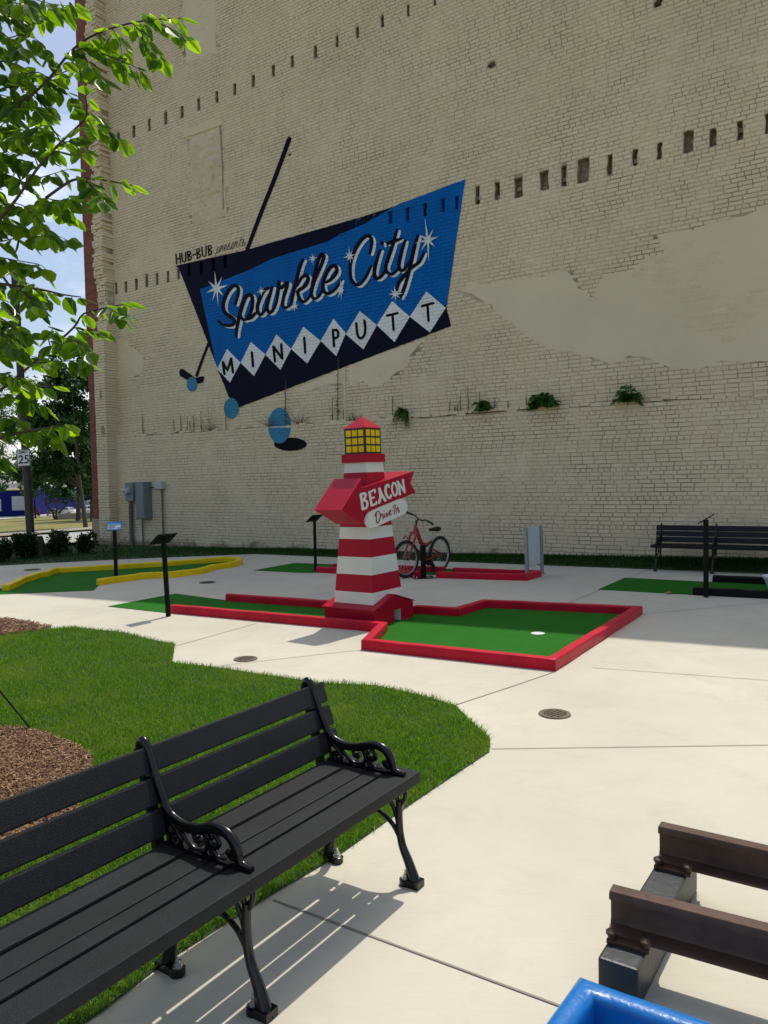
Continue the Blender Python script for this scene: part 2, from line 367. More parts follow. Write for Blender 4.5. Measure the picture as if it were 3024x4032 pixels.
M['yellowtag'] = mat('yellow_tag', (.6, .5, .02), .5)
M['lamppost'] = mat('dark_bronze_post', (.020, .017, .015), .5, var=.2, bump=.15)
M['lampbase'] = concrete('lamp_base_concrete', (.10, .08, .07), (.07, .055, .045), False)
M['signwhite'] = mat('sign_white', (.70, .71, .72), .4, var=.02, bump=0)
M['signblack'] = mat('sign_black', (.01, .01, .01), .5, var=.05, bump=0)
M['signblue'] = mat('placard_blue', (.03, .18, .50), .35, var=.05, bump=0)
M['signgrey'] = mat('placard_text', (.16, .2, .25), .5, var=.05, bump=0)
M['iron'] = mat('rusty_cast_grate', (.14, .11, .075), .7, .3, var=.3, vs=30, bump=.5)
M['dark'] = mat('drain_darkness', (.008, .008, .008), .9, bump=0)
M['bark'] = mat('tree_bark', (.10, .08, .06), .9, var=.35, vs=14, bump=.9, bs=25, bd=.02)
M['twig'] = mat('twig_bark', (.055, .035, .022), .8, var=.25, vs=20)
M['leaf'] = island_mat('elm_leaves', [(.012, .045, .005), (.024, .080, .007), (.040, .115, .009), (.062, .155, .011)], .3, (.52, (9.0, 5.6, .6)), spec=.55)
M['farleaf'] = island_mat('far_tree_leaves', [(.012, .045, .010), (.02, .07, .014), (.035, .10, .02), (.055, .13, .028)], .5, (.3, (1.6, 1.8, .8)))
M['shrubleaf'] = island_mat('holly_leaves', [(.010, .028, .008), (.02, .05, .012), (.035, .075, .02)], .4, (.2, (1.4, 1.6, .8)))
M['fern'] = island_mat('fern_leaves', [(.03, .10, .012), (.05, .15, .02), (.07, .19, .03)], .5, (.35, (1.5, 1.6, .8)))
M['weed'] = island_mat('weed_stems', [(.06, .10, .02), (.10, .15, .04), (.14, .16, .06)], .6, (.2, (1.4, 1.4, .8)))
M['dryweed'] = island_mat('dry_twigs', [(.16, .13, .06), (.22, .17, .09)], .8)
M['bldblue'] = mat('deep_blue_cladding', (.005, .010, .14), .6, var=.08, spec=.1)
M['bldwhite'] = mat('white_cladding', (.75, .76, .78), .5, var=.04)
M['bldpanel'] = mat('pale_shutter', (.48, .52, .58), .5, var=.05)
M['carred'] = mat('dark_red_car_paint', (.10, .005, .012), .25, .2, var=.03, bump=0, coat=.6)
M['cargrey'] = mat('grey_car_paint', (.09, .09, .095), .3, .3, var=.03, bump=0, coat=.6)
M['carwhite'] = mat('white_car_paint', (.75, .75, .75), .3, 0, var=.02, bump=0, coat=.5)
M['carglass'] = mat('car_glass', (.02, .025, .03), .08, 0, var=.05, bump=0)
M['tail'] = mat('tail_lamp_red', (.4, .01, .01), .3, bump=0)
M['chrome'] = mat('hub_cap', (.5, .5, .5), .3, .8, bump=0)

# ------------------------------------------------------------------ THE GROUND
def grid_ground():
    ss = np.concatenate([np.arange(-1500, -260, 155), np.arange(-260, -110, 25), np.arange(-110, -40, 5), np.arange(-40, -10, 1.0), np.arange(-10, 60.1, 5)])
    ts = np.concatenate([np.arange(-1260, -60, 200), np.arange(-60, 60, 4), np.arange(60, 340.1, 20), np.arange(440, 1641, 200)])
    V = []; F = []
    for s in ss:
        for t in ts:
            p = WO + WX*s + WN*t; V.append((p[0], p[1], zt(s)-(.30 if s > -13 else .04)))
    nt_ = len(ts)
    for i in range(len(ss)-1):
        for j in range(nt_-1): F.append((i*nt_+j, (i+1)*nt_+j, (i+1)*nt_+j+1, i*nt_+j+1))
    return fastmesh('ground', V, F, M['drygrass'])
setp(grid_ground(), kind='structure')
def sheet(name, poly, z, mt, kind='structure', holes=()):
    V, F = polytri([(p[0], p[1]) for p in poly], [[(q[0], q[1]) for q in h] for h in holes]); mb = MB(); mb.add([(x, y, z) for x, y in V], F); mb.keepn = False
    o = mb.build(name, mt); setp(o, kind=kind); return o
def flip_up(o):
    me = o.data
    if me.polygons[0].normal.z < 0: me.flip_normals()
back_edge = [(-1100, 2300), (24, 2226), (42, 2225), (513, 2201), (1000, 2182), (1420, 2198), (2000, 2221), (2985, 2258), (4300, 2310)]
back_w = [G(*p) for p in back_edge]
# no holes cut for the drains: black discs under the grates paint their darkness
plaza_poly = [tuple(p[:2]) for p in back_w] + [(12, -4), (-9, -4), (-14, 6)]
lawn_w = [G(*p) for p in [(-700, 2440), (0, 2507), (54, 2498), (152, 2485), (190, 2477), (300, 2470), (390, 2482), (480, 2490), (560, 2510), (640, 2528), (690, 2537), (684, 2575), (678, 2610), (760, 2618), (880, 2632), (1000, 2652), (1120, 2668), (1260, 2690), (1370, 2694), (1480, 2700), (1600, 2726), (1700, 2750), (1795, 2780), (1850, 2835), (1900, 2880), (1927, 2905), (1930, 2940), (1927, 2962), (1641, 3153), (1331, 3372), (1039, 3545), (638, 3800), (400, 3990)]] + [Vector((-1.35, 1.62, 0)), Vector((-2.1, .4, 0)), Vector((-6, 1, 0)), Vector((-7, 7, 0))]
lawn_p = [(p.x, p.y) for p in lawn_w]
mulch1 = [G(*p) for p in [(0, 2876), (72, 2876), (127, 2883), (163, 2896), (253, 2928), (300, 2943), (326, 2965), (362, 2986), (360, 3035), (345, 3110), (300, 3210), (200, 3330), (60, 3440), (-150, 3500), (-500, 3450), (-720, 3200), (-650, 3000), (-350, 2900)]]
mulch2 = [G(*p) for p in [(-420, 2420), (0, 2441), (16, 2440), (112, 2454), (203, 2470), (152, 2486), (54, 2499), (0, 2508), (-300, 2500)]]
flip_up(sheet('plaza', plaza_poly, 0.0, M['concrete']))
flip_up(sheet('lawn_ground', lawn_p, .004, M['dirt']))
flip_up(sheet('mulch_bed', [(p.x, p.y) for p in mulch1], .010, M['mulchbase']))
flip_up(sheet('mulch_bed', [(p.x, p.y) for p in mulch2], .010, M['mulchbase']))
# joints in the slab, sawn lines
jmb = MB()
def line_strip(mb, pts, wd, z):
    for a, b in zip(pts[:-1], pts[1:]):
        a = Vector((a[0], a[1], z)); b = Vector((b[0], b[1], z)); d = (b-a).normalized(); nn = Vector((-d.y, d.x, 0))*wd/2
        mb.add([a-nn, b-nn, b+nn, a+nn], [(0, 1, 2, 3)])
for j, wd in (([(690, 2545), (1010, 2455)], .009), ([(690, 2664), (830, 2628), (900, 2618), (1417, 2560)], .008), ([(2187, 2645), (2028, 2700), (1800, 2775)], .009), ([(2333, 2630), (3024, 2680), (3900, 2743)], .007),
          ([(1936, 2950), (3024, 2935), (3900, 2920)], .007), ([(1075, 3545), (2233, 3974), (2500, 4075)], .009), ([(2231, 2378), (2574, 2236)], .010), ([(2535, 2418), (3100, 2365), (3500, 2330)], .008), ([(971, 2184), (935, 2216)], .012), ([(513, 2202), (508, 2214)], .012), ([(300, 2420), (640, 2386)], .006)):
    line_strip(jmb, [G(*q) for q in j], wd, .0035)
o = jmb.build('slab_joints', M['joint']); setp(o, kind='structure'); flip_up(o)
# small leaf litter / dark flecks are not built: the photograph shows a swept slab

# street, far kerb, verge lot
def strip_st(name, s0, s1, t0, t1, dz, mt, n=24):
    V = []; F = []
    for i in range(n+1):
        t = t0+(t1-t0)*i/n
        for k in range(9):
            s = s0+(s1-s0)*k/8; p = WO+WX*s+WN*t; V.append((p[0], p[1], zt(s)+dz))
    for i in range(n):
        for k in range(8): F.append((i*9+k, i*9+k+1, (i+1)*9+k+1, (i+1)*9+k))
    o = fastmesh(name, V, F, mt); return setp(o, kind='structure')
strip_st('sidewalk', -14.95, -12.0, -14, 120, -.03, M['kerb'])
strip_st('road', -30.2, -15.0, -50, 160, -.03, M['road'])
strip_st('far_pavement', -32.6, -30.0, -50, 160, .10, M['kerb'])
strip_st('parking_lot', -230, -84, -60, 260, .0, M['concrete'])
mk = MB()
for s, wd, a, b in ((-22.6, .14, -40, 150), (-22.2, .14, -40, 150)):
    for t in (a,):
        p = WO+WX*s+WN*a; q = WO+WX*s+WN*b; z = zt(s)-.024
        line_strip(mk, [(p[0], p[1]), (q[0], q[1])], wd, z)
o = mk.build('yellow_lane_line', M['yellowtag']); setp(o, kind='structure'); flip_up(o)
mk = MB()
for s in (-18.7, -26.3):
    for t in range(-30, 120, 9):
        p = WO+WX*s+WN*t; q = WO+WX*s+WN*(t+3); line_strip(mk, [(p[0], p[1]), (q[0], q[1])], .14, zt(s)-.023)
o = mk.build('white_lane_dashes', M['signwhite']); setp(o, kind='structure'); flip_up(o)

# grass strip along the wall foot (rises to the wall)
bz = lambda s: float(np.interp(s, [-16.5, -12.4, -10.8, -5.9, 0, 5.7, 9.3], [-.45, -.16, -.13, -.07, .01, .165, .25]))
strip_front = [(p.x, p.y) for p in back_w]
def strip_z(x, y):                                          # height of the strip: 0 at the slab, bz at the wall
    s, t = st((x, y)); ti = np.interp(s, SE_s, SE_t); k = min(max((t-ti)/max(-ti, .05), 0), 1.15); return bz(s)*min(k, 1.0) + .05*math.sin(min(k, 1)*math.pi)*(1 if s > -12 else .3) + .004
SE = sorted([st(p) for p in back_w]); SE_s = [a for a, b in SE]; SE_t = [b for a, b in SE]
V = []; F = []; ssn = np.linspace(-20, 9, 117)
for s in ssn:
    ti = float(np.interp(s, SE_s, SE_t))
    for k in range(6):
        t = ti+((.25 if s > -11.8 else -.28)-ti)*k/5; p = WO+WX*s+WN*t; V.append((p[0], p[1], strip_z(p[0], p[1])))
for i in range(len(ssn)-1):
    for k in range(5): F.append((i*6+k, (i+1)*6+k, (i+1)*6+k+1, i*6+k+1))
setp(fastmesh('grass_strip_ground', V, F, M['dirt']), kind='structure')

def blades(name, pos, h0, h1, wd, mt, lean=.5, hs=1.0):
    n = len(pos); pos = np.asarray(pos); ang = rng.uniform(0, 2*np.pi, n); h = rng.uniform(h0, h1, n)*hs; ln = rng.uniform(0, lean, n)*h
    ld = rng.uniform(0, 2*np.pi, n); wv = np.stack([np.cos(ang), np.sin(ang), 0*ang], 1)*(wd*rng.uniform(.6, 1.2, n)/2)[:, None]
    lv = np.stack([np.cos(ld), np.sin(ld), 0*ld], 1)*ln[:, None]; up = np.stack([0*h, 0*h, h], 1)
    a = pos-wv; b = pos+wv; m_ = pos+lv*.35+up*.55; c = m_+wv*.75; d = m_-wv*.75; e = pos+lv*1.25+up*np.where(ln > .35*h, .82, 1)[:, None]
    V = np.stack([a, b, c, d, e], 1).reshape(-1, 3); i0 = np.arange(n)*5
    F = np.concatenate([np.stack([i0, i0+1, i0+2], 1), np.stack([i0, i0+2, i0+3], 1), np.stack([i0+3, i0+2, i0+4], 1)])
    return fastmesh(name, V, F, mt)
def scatter(poly, n, excl=(), dens=None):
    P = np.array([(p[0], p[1]) for p in poly]); lo = P.min(0); hi = P.max(0); out = []; tot = 0
    while tot < n:
        q = rng.uniform(lo, hi, (n*2, 2)); k = inpoly_np(q[:, 0], q[:, 1], poly)
        for e in excl: k &= ~inpoly_np(q[:, 0], q[:, 1], e)
        q = q[k]
        if dens is not None: q = q[rng.uniform(0, 1, len(q)) < dens(q)]
        out.append(q); tot += len(q)
    return np.concatenate(out)[:n]
m1p = [(p.x, p.y) for p in mulch1]; m2p = [(p.x, p.y) for p in mulch2]
vis = lambda q: np.where((np.abs(q[:, 0])/np.maximum(q[:, 1], .3) < .62) & (q[:, 1] > 1.5), np.clip((3.6/np.maximum(q[:, 1], 1.5))**1.3, .25, 1.0), .05)
q = scatter(lawn_p, 150000, (m1p, m2p), vis)
tuft = np.array([.5+.5*noise.noise(Vector((x*4.2, y*4.2, 3))) for x, y in q])
o = blades('lawn_grass', np.c_[q, .003+0*q[:, 0]], .022, .048, .0046, M['grass'], 1.25, .65+.7*tuft)
setp(o, 'thick mown green grass covering the lawn behind the front bench', 'grass', kind='stuff')
q = []
for i in range(52000):
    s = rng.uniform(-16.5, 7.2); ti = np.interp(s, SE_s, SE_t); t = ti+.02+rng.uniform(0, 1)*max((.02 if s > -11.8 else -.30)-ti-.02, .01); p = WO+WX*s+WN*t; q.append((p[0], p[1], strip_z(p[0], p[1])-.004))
o = blades('wall_grass', q, .03, .075, .010, M['shadedgrass'], .8); setp(o, 'dark shaded grass strip along the foot of the cream brick wall', 'grass', kind='stuff')
# mulch chips
def chips(name, poly, n, label, zb=.012, l0=.008, l1=.036, excl=()):
    q = scatter(poly, n, excl, lambda q: np.where((q[:, 0] > -.62*q[:, 1]-.15), 1.0, .08)); a = rng.uniform(0, 6.283, n); L_ = rng.uniform(l0, l1, n)*rng.choice([.6, 1, 1.6], n, p=[.5, .4, .1]); wd = rng.uniform(.003, .010, n)
    tilt = rng.normal(0, .3, n); d = np.stack([np.cos(a)*np.cos(tilt), np.sin(a)*np.cos(tilt), np.sin(tilt)], 1)*(L_/2)[:, None]; s_ = np.stack([-np.sin(a), np.cos(a), rng.normal(0, .3, n)], 1)*(wd/2)[:, None]
    c = np.c_[q, zb+rng.uniform(0, .025, n)]; up = np.array([0, 0, .004])
    V = np.stack([c-d-s_, c+d-s_, c+d*.8+s_, c-d+s_, c-d*.9+up+s_*.2, c+d*.9+up], 1).reshape(-1, 3); i0 = np.arange(n)*6
    F = np.concatenate([np.stack(x, 1) for x in ((i0, i0+1, i0+5), (i0, i0+5, i0+4), (i0+2, i0+3, i0+4), (i0+2, i0+4, i0+5), (i0+1, i0+2, i0+5), (i0+3, i0, i0+4))])
    setp(fastmesh(name, V, F, M['chip']), label, 'mulch', kind='stuff')
chips('mulch_chips', m1p, 26000, 'brown bark chips heaped in the round bed behind the front bench')
chips('mulch_chips', m2p, 5000, 'brown bark chips in the far corner bed at the left edge of the lawn', l0=.02, l1=.07)
#@@PART2@@
# ------------------------------------------------------------------ THE BRICK BUILDING (building-local: x along the wall, z up, -y towards the camera)
bld = thing('brick_building', 'tall cream painted brick building wall with a blue mural and rows of joist holes', 'building', M=BM)
S0, S1, UP = -10.84, 9.8, .12                               # upper wall plane lies .12 behind the lower wall
LEDGE = 2.90
roofz = lambda s: 13.68-.245*s
def bmesh_local(mb, name, mt, parent=bld, **k): return mb.build(name, mt, parent, world=False, **k)
def WU(p): return Wl(p[0], p[1], -UP)
def noisef(x, y, k=1.0, o=0): return noise.noise(Vector((x*k, y*k, o)))

# joist pockets ------------------------------------------------
pockets = []                                                # (polygon in (s,z), painted material or None)
def pocket(px, py, wpx, hpx, mt=None, jag=.012):
    s, z = WU((px, py)); s2, _ = WU((px+wpx, py)); _, z2 = WU((px, py-hpx)); hw = (s2-s)/2; h = z2-z
    P = [(-hw, 0), (0, -.01), (hw, 0), (hw*.9, h*.33), (hw, h*.66), (hw, h), (0, h+.01), (-hw, h), (-hw*.95, h*.66), (-hw, h*.33)]
    pockets.append(([(s+a+R_.uniform(-jag, jag), z+b+R_.uniform(-jag, jag)) for a, b in P], mt))
for x, y in [(459, 1156), (497, 1150), (538, 1140), (579, 1129), (620, 1120), (662, 1110), (704, 1099)]: pocket(x, y, 10, 42)
for x, y in [(746, 1088), (795, 1079), (842, 1064), (889, 1055), (935, 1040)]: pocket(x, y, 12, 46, 'navy')
for x, y in [(1412, 912), (1475, 898), (1539, 881), (1607, 869), (1676, 851), (1747, 834), (1801, 822)]: pocket(x, y, 15, 50, 'blue')
for x, y, a, b in [(1881, 802, 16, 66), (1959, 784, 20, 66), (2043, 776, 34, 78), (2143, 747, 34, 72), (2221, 732, 22, 78), (2297, 716, 46, 90), (2401, 684, 20, 76), (2501, 651, 22, 62), (2597, 625, 22, 62), (2711, 598, 42, 80), (2806, 574, 26, 66), (2914, 551, 22, 76), (3024, 525, 26, 78), (3130, 498, 24, 74), (3240, 470, 24, 74)]: pocket(x, y, a, b)
for x, y in [(467, 566), (528, 539), (589, 514), (653, 486), (718, 463), (783, 432), (855, 403), (925, 372), (998, 340), (1077, 300), (1152, 262), (1243, 225), (1328, 186), (1408, 150), (1506, 104), (1608, 62), (1712, 22)]: pocket(x, y, 11, 44)
for x, y in [(1815, -30), (1930, -80), (2050, -130)]: pocket(x, y, 13, 48)
for x, y, a, b in [(1937, 262, 30, 14), (2592, 26, 34, 26), (2604, 8, 16, 20), (1140, 612, 12, 8)]: pocket(x, y, a, b, None, .02)
pk_boxes = [(min(a for a, b in P), max(a for a, b in P), min(b for a, b in P), max(b for a, b in P)) for P, _ in pockets]

# places where old render hides the bricks (survey outlines on the wall)
patch_px = [
 [(1800, 1130), (1950, 1112), (2110, 1086), (2235, 1064), (2272, 1130), (2338, 1175), (2368, 1086), (2465, 1071), (2538, 1027), (2627, 983), (2582, 931), (2752, 902), (3024, 813), (3700, 600), (3700, 1424), (3024, 1424), (2830, 1424), (2770, 1450), (2680, 1455), (2600, 1432), (2480, 1400), (2400, 1440), (2300, 1400), (2150, 1370), (2043, 1300), (1933, 1197), (1860, 1168)],
 [(1375, 1438), (1676, 1329), (1610, 1413), (1598, 1444), (1540, 1490), (1483, 1522), (1430, 1505), (1380, 1516)],
 [(1133, 1546), (1362, 1445), (1362, 1516), (1300, 1510), (1242, 1534)],
 [(461, 1329), (488, 1326), (511, 1353), (553, 1391), (567, 1420), (558, 1470), (540, 1480), (461, 1488)],
 [(720, 0), (847, 0), (853, 205), (730, 253)], [(800, -400), (860, -420), (847, 0), (720, 0)],
 [(747, 543), (868, 497), (880, 660), (895, 850), (757, 880)]]
patches = [[WU(p) for p in P] for P in patch_px]
def in_patch(s, z):
    js = s+.07*noisef(s, z, 3.1); jz = z+.05*noisef(s, z, 3.3, 5)
    return any(inpoly(js, jz, P) for P in patches)
def make_bricks(s0, s1, z0, z1, seed, skip, top=None, ybase=0.0, prom0=.0085, promv=.0045, rough=.0014, header=7):
    rr = random.Random(seed); V = []; F = []; row = 0; z = z0
    while z < z1-.02:
        hd = (row % header == header-1); bl = BW*.5 if hd else BW; s = s0 - rr.uniform(0, bl) - (bl/2 if row % 2 else 0)
        wob = [rr.uniform(-1, 1) for _ in range(3)]
        while s < s1:
            a = max(s+.005, s0); b = min(s+bl-.005, s1); s += bl
            if b-a < .03: continue
            cs, cz = (a+b)/2, z+BH/2
            if top is not None and z+BH > top(cs): continue
            segs = [(a, b)]
            for (p0, p1, q0, q1) in pk_boxes if skip else ():
                if q0-.02 < cz < q1+.02:
                    ns_ = []
                    for u0, u1 in segs:
                        if p1+.004 <= u0 or p0-.004 >= u1: ns_.append((u0, u1)); continue
                        if u0 < p0-.03: ns_.append((u0, p0-.004))
                        if u1 > p1+.03: ns_.append((p1+.004, u1))
                    segs = ns_
            ghost = skip and in_patch(cs, cz)
            if ghost and noisef(cs, cz, .8, 3)+.4*noisef(cs, cz, 2.6, 1) < .16: continue
            soft = noisef(cs, cz, .55, 2)+.45*noisef(cs, cz, 1.9, 7)
            pr = prom0 + promv*max(-.8, min(1.0, soft*1.6)) + rr.uniform(-rough, rough)
            if rr.random() < .012: pr += rr.uniform(-.006, .005)
            pr = min(max(pr, .0012), .0148)
            if ghost: pr = .0078+rr.uniform(0, .0022)
            for u0, u1 in segs:
                w0 = .0018*wob[0]+.002*rr.uniform(-1, 1)+.006*noisef(cs, z, .8, 9); c0 = z+.0048+w0; c1 = z+BH-.0048+w0+.0015*rr.uniform(-1, 1)
                i = .0045+rr.uniform(0, .002); k = len(V); t0 = rr.uniform(-.0012, .0012); t1 = rr.uniform(-.0012, .0012); y0 = ybase+.002
                V += [(u0, y0, c0), (u1, y0, c0), (u1, y0, c1), (u0, y0, c1), (u0+i, ybase-pr-t0, c0+i), (u1-i, ybase-pr+t0+t1, c0+i), (u1-i, ybase-pr+t0, c1-i), (u0+i, ybase-pr-t0+t1, c1-i)]
                F += [(k+4, k+5, k+6, k+7), (k, k+1, k+5, k+4), (k+1, k+2, k+6, k+5), (k+2, k+3, k+7, k+6), (k+3, k, k+4, k+7)]
        z += BH; row += 1
    return V, F
def in_mural(s, z): return False
# upper wall: mortar face with real holes + every brick
V2, F2 = polytri([(S0, 2.6), (S1, 2.6), (S1, roofz(S1)), (S0, roofz(S0))], [P for P, _ in pockets])
Vb, Fb = make_bricks(S0, S1, LEDGE-.05, 16.6, 3, True, roofz, UP)
mb = MB(); mb.add([(x, UP, z) for x, z in V2], F2); k = len(V2); nm_ = len(F2); mb.v += Vb; mb.f += [tuple(i+k for i in f) for f in Fb]; mb.keepn = True
def two_mat(o, nm_):
    o.data.materials.append(M['mortar']); o.data.polygons.foreach_set('material_index', [1]*nm_+[0]*(len(o.data.polygons)-nm_)); return o
upper = two_mat(bmesh_local(mb, 'upper_wall', M['wall']), nm_)
# render patches: thin sheets level with the brick faces
for P in patches:
    if P is patches[-1]:
        V_, F_ = [], []; nu, nv = 34, 70; (a0, b0_), (a1, b1_), (a2, b2_), (a3, b3_) = P[0], P[1], P[3], P[4]
        for i in range(nv+1):
            for j in range(nu+1):
                u, v = j/nu, i/nv; s = (a0+(a1-a0)*u)*(1-v)+(a3+(a2-a3)*u)*v; z = (b0_+(b1_-b0_)*u)*(1-v)+(b3_+(b2_-b3_)*u)*v
                e_ = min(u, 1-u, v, 1-v)*10; d = .010+.085*abs(noisef(s, z, 3.6))+.06*abs(noisef(s, z, 8.5, 2)); d *= min(1, e_)*(1 if v < .72 else .45); V_.append((s, UP-.006-d+.035*(u > .02)*0, z))
        for i in range(nv):
            for j in range(nu): q = i*(nu+1)+j; F_.append((q, q+nu+1, q+nu+2, q+1))
        o = fastmesh('window_infill', V_, F_, M['roughrender'], bld, True); face_flip = sum(f.normal.y for f in o.data.polygons) > 0
        if face_flip: o.data.flip_normals()
        continue
    jag = []
    for (a, b) in zip(P, P[1:]+P[:1]):
        for q in range(6):
            t = q/6; s = a[0]+(b[0]-a[0])*t; z = a[1]+(b[1]-a[1])*t; jag.append((s+.09*noisef(s, z, 3.2)+.03*noisef(s, z, 11), z+.06*noisef(s, z, 3.2, 3)+.03*noisef(s, z, 11, 3)))
    try: V_, F_ = polytri(jag)
    except Exception: continue
    zc = UP-.0072; mb = MB(); n_ = len(jag); mb.add([(x, zc, z) for x, z in V_], F_)
    mb.add([(x, zc, z) for x, z in jag]+[(x, UP+.001, z) for x, z in jag], [(i, (i+1) % n_, n_+(i+1) % n_, n_+i) for i in range(n_)])
    bmesh_local(mb, 'window_infill' if P is patches[-1] else 'render_patch', M['roughrender'] if P is patches[-1] else M['plaster'])
# joist pocket liners
for P, mt in pockets:
    mb = MB(); n_ = len(P); d = .16 if mt is None else .10
    P2 = [(a, b) for a, b in P]
    yf = UP-.019 if mt else UP-.0005
    mb.add([(a, yf, b) for a, b in P2]+[(a, UP+d, b) for a, b in P2], [(i, n_+i, n_+(i+1) % n_, (i+1) % n_) for i in range(n_)]+[tuple(range(2*n_-1, n_-1, -1))])
    if mt is None and R_.random() < .65:                    # broken brick left in the pocket
        s = sum(a for a, b in P)/n_; z0 = min(b for a, b in P); mb.box((s+R_.uniform(-.02, .02), UP+.11, z0+R_.uniform(.06, .2)), (.09, .08, .07))
    mb.keepn = True
    bmesh_local(mb, 'joist_pocket', M['pocket'] if mt is None else M[mt])
# lower wall, thicker, with a broken ledge on top
ledge_pts = [Wl(*p) for p in [(464, 1710), (560, 1707), (640, 1704), (740, 1700), (850, 1694), (960, 1684), (1100, 1678), (1250, 1662), (1400, 1657), (1560, 1640), (1700, 1640), (1780, 1630), (2080, 1608), (2300, 1595), (2550, 1580), (2570, 1572), (3009, 1556), (3600, 1520)]]
lz = lambda s: float(np.interp(s, [a for a, b in ledge_pts], [b for a, b in ledge_pts]))
Vb, Fb = make_bricks(S0, S1, -.35, 3.2, 11, False, lambda s: lz(s)+.01+.02*noisef(s, 0, 2.5), 0.0, .0095, .0065, .0026)
n_ = 60; top = [(S0+(S1-S0)*i/n_, lz(S0+(S1-S0)*i/n_)-.03) for i in range(n_+1)]
mb = MB(); mb.add([(s, 0, z) for s, z in top]+[(s, 0, -.4) for s, z in top], [(i, i+1, n_+2+i, n_+1+i) for i in range(n_)])
mb.add([(s, 0, z) for s, z in top]+[(s, UP+.01, z-.004) for s, z in top], [(i+1, i, n_+1+i, n_+2+i) for i in range(n_)])
k = len(mb.v); nm_ = len(mb.f); mb.v += Vb; mb.f += [tuple(i+k for i in f) for f in Fb]; mb.keepn = True
two_mat(bmesh_local(mb, 'lower_wall', M['wall']), nm_)
# loose coping bricks lying on the ledge
rr = random.Random(4)
s = Wl(1700, 1630)[0]; s_end = Wl(2085, 1610)[0]
while s < s_end:
    w_ = rr.uniform(.19, .24); mb = MB(); mb.box((s+w_/2, .04, lz(s)+.022), (w_-.018, .12+rr.uniform(-.02, .02), .062), Matrix.Rotation(rr.uniform(-.05, .05), 4, 'Y')); bmesh_local(mb, 'coping_brick', M['wall'], bevel=.008); s += w_
s = S0+.35; s_a = Wl(1690, 1630)[0]; s_b = Wl(2085, 1610)[0]; s_c = Wl(3250, 1540)[0]
while s < s_c:
    w_ = rr.uniform(.18, .24); gap = rr.random() < (.42 if s < s_a else .06)
    if not gap and not (s_a-.1 < s < s_b) and not (Wl(1030, 1680)[0] < s+w_ and s < Wl(1152, 1680)[0]): mb = MB(); mb.box((s+w_/2, .035+rr.uniform(-.012, .03), lz(s)+rr.uniform(-.012, .012)), (w_-.014, .11, .058), Matrix.Rotation(rr.uniform(-.06, .06), 4, 'Y') @ Matrix.Rotation(rr.uniform(-.08, .08), 4, 'Z')); bmesh_local(mb, 'coping_brick', M['wall'], bevel=.007)
    s += w_
for px in (512, 915, 1265, 1350, 690, 1480, 2620, 2860): mb = MB(); mb.box((Wl(px, 1690)[0], .03+rr.uniform(-.02, .03), lz(Wl(px, 1690)[0])+.02), (.16, .1, .05), Matrix.Rotation(rr.uniform(-.3, .3), 4, 'Y')); bmesh_local(mb, 'coping_brick', M['wall'], bevel=.008)
# lintel of the walled-up window and its timber edge
P = [WU(p) for p in [(726, 519), (877, 463), (878, 492), (727, 545)]]
mb = MB(); mb.prism([(a, UP-.035, b) for a, b in P], (0, .05, 0)); bmesh_local(mb, 'window_lintel', M['plaster'], bevel=.008)
a = WU((868, 497)); b = WU((884, 822)); mb = MB(); mb.tube([(a[0], UP-.01, a[1]), ((a[0]+b[0])/2+.02, UP-.012, (a[1]+b[1])/2), (b[0]-.02, UP-.01, b[1])], .022, 6); bmesh_local(mb, 'window_frame_edge', M['pocket'])
# vertical seam / old downpipe scar
a = WU((1361, 1448)); b = WU((1366, 1655)); mb = MB(); mb.box(((a[0]+b[0])/2-.03, UP-.014, (a[1]+b[1])/2), (.055, .03, a[1]-b[1])); bmesh_local(mb, 'pipe_scar', M['plaster'])
# corner pilaster, toothed and broken
PS0, PS1, PO = -11.30, S0, .30
rr = random.Random(21); V = []; F = []
mb = MB(); z = -.3; row = 0
while z < roofz(-10.8):
    brk = 1.0 if z < 5.9 else 0.0                            # above this the pilaster is broken back
    rag = .0 if brk else (.05+.10*abs(noisef(0, z, 1.7))+.05*abs(noisef(3, z, 6)))
    zc = max(0, 1-abs(z-6.6)/.8)*.14
    o_ = PO-rag-zc+rr.uniform(-.008, .008); e_ = rr.uniform(-.012, .012)*(1 if brk else 2.2)
    h_ = BH-.011+rr.uniform(-.003, .003)
    if row % 2: cuts = [PS0, PS0+.215, PS1+.02]
    else: cuts = [PS0, PS0+.105, PS0+.32, PS1+.02]
    if not brk: cuts[0] += rr.uniform(0, .10)
    for c0, c1 in zip(cuts[:-1], cuts[1:]):
        last = c1 > PS1; x1 = c1+(e_+rr.uniform(-.004, .004) if last else -.013)
        if not brk and last and rr.random() < .35: x1 -= rr.uniform(.02, .08)
        oo = o_+rr.uniform(-.004, .004)-(rr.uniform(0, .07) if (not brk and rr.random() < .4) else 0)
        mb.box(((c0+x1)/2, (-oo+UP)/2, z+h_/2), (x1-c0, oo+UP, h_))
    z += BH; row += 1
pil = bmesh_local(mb, 'pilaster', M['wall'], bevel=0)
mb = MB(); mb.box(((PS0+PS1)/2-.01, .03, (roofz(-10.8)-.3)/2), (PS1-PS0-.02, .22, roofz(-10.8)+.3)); mb.build('pilaster_core', M['mortar'], pil, world=False)
mb = MB()
for px, py, a, b in ((677/1.701, 1000+942/1.701, .09, .22), (690/1.701, 1000+1180/1.701, .12, .26)):
    s, z = Wl(px, py, PO); mb = MB(); mb.box((s, -PO-.002, z), (a, .02, b)); bmesh_local(mb, 'pilaster_hole', M['pocket'])
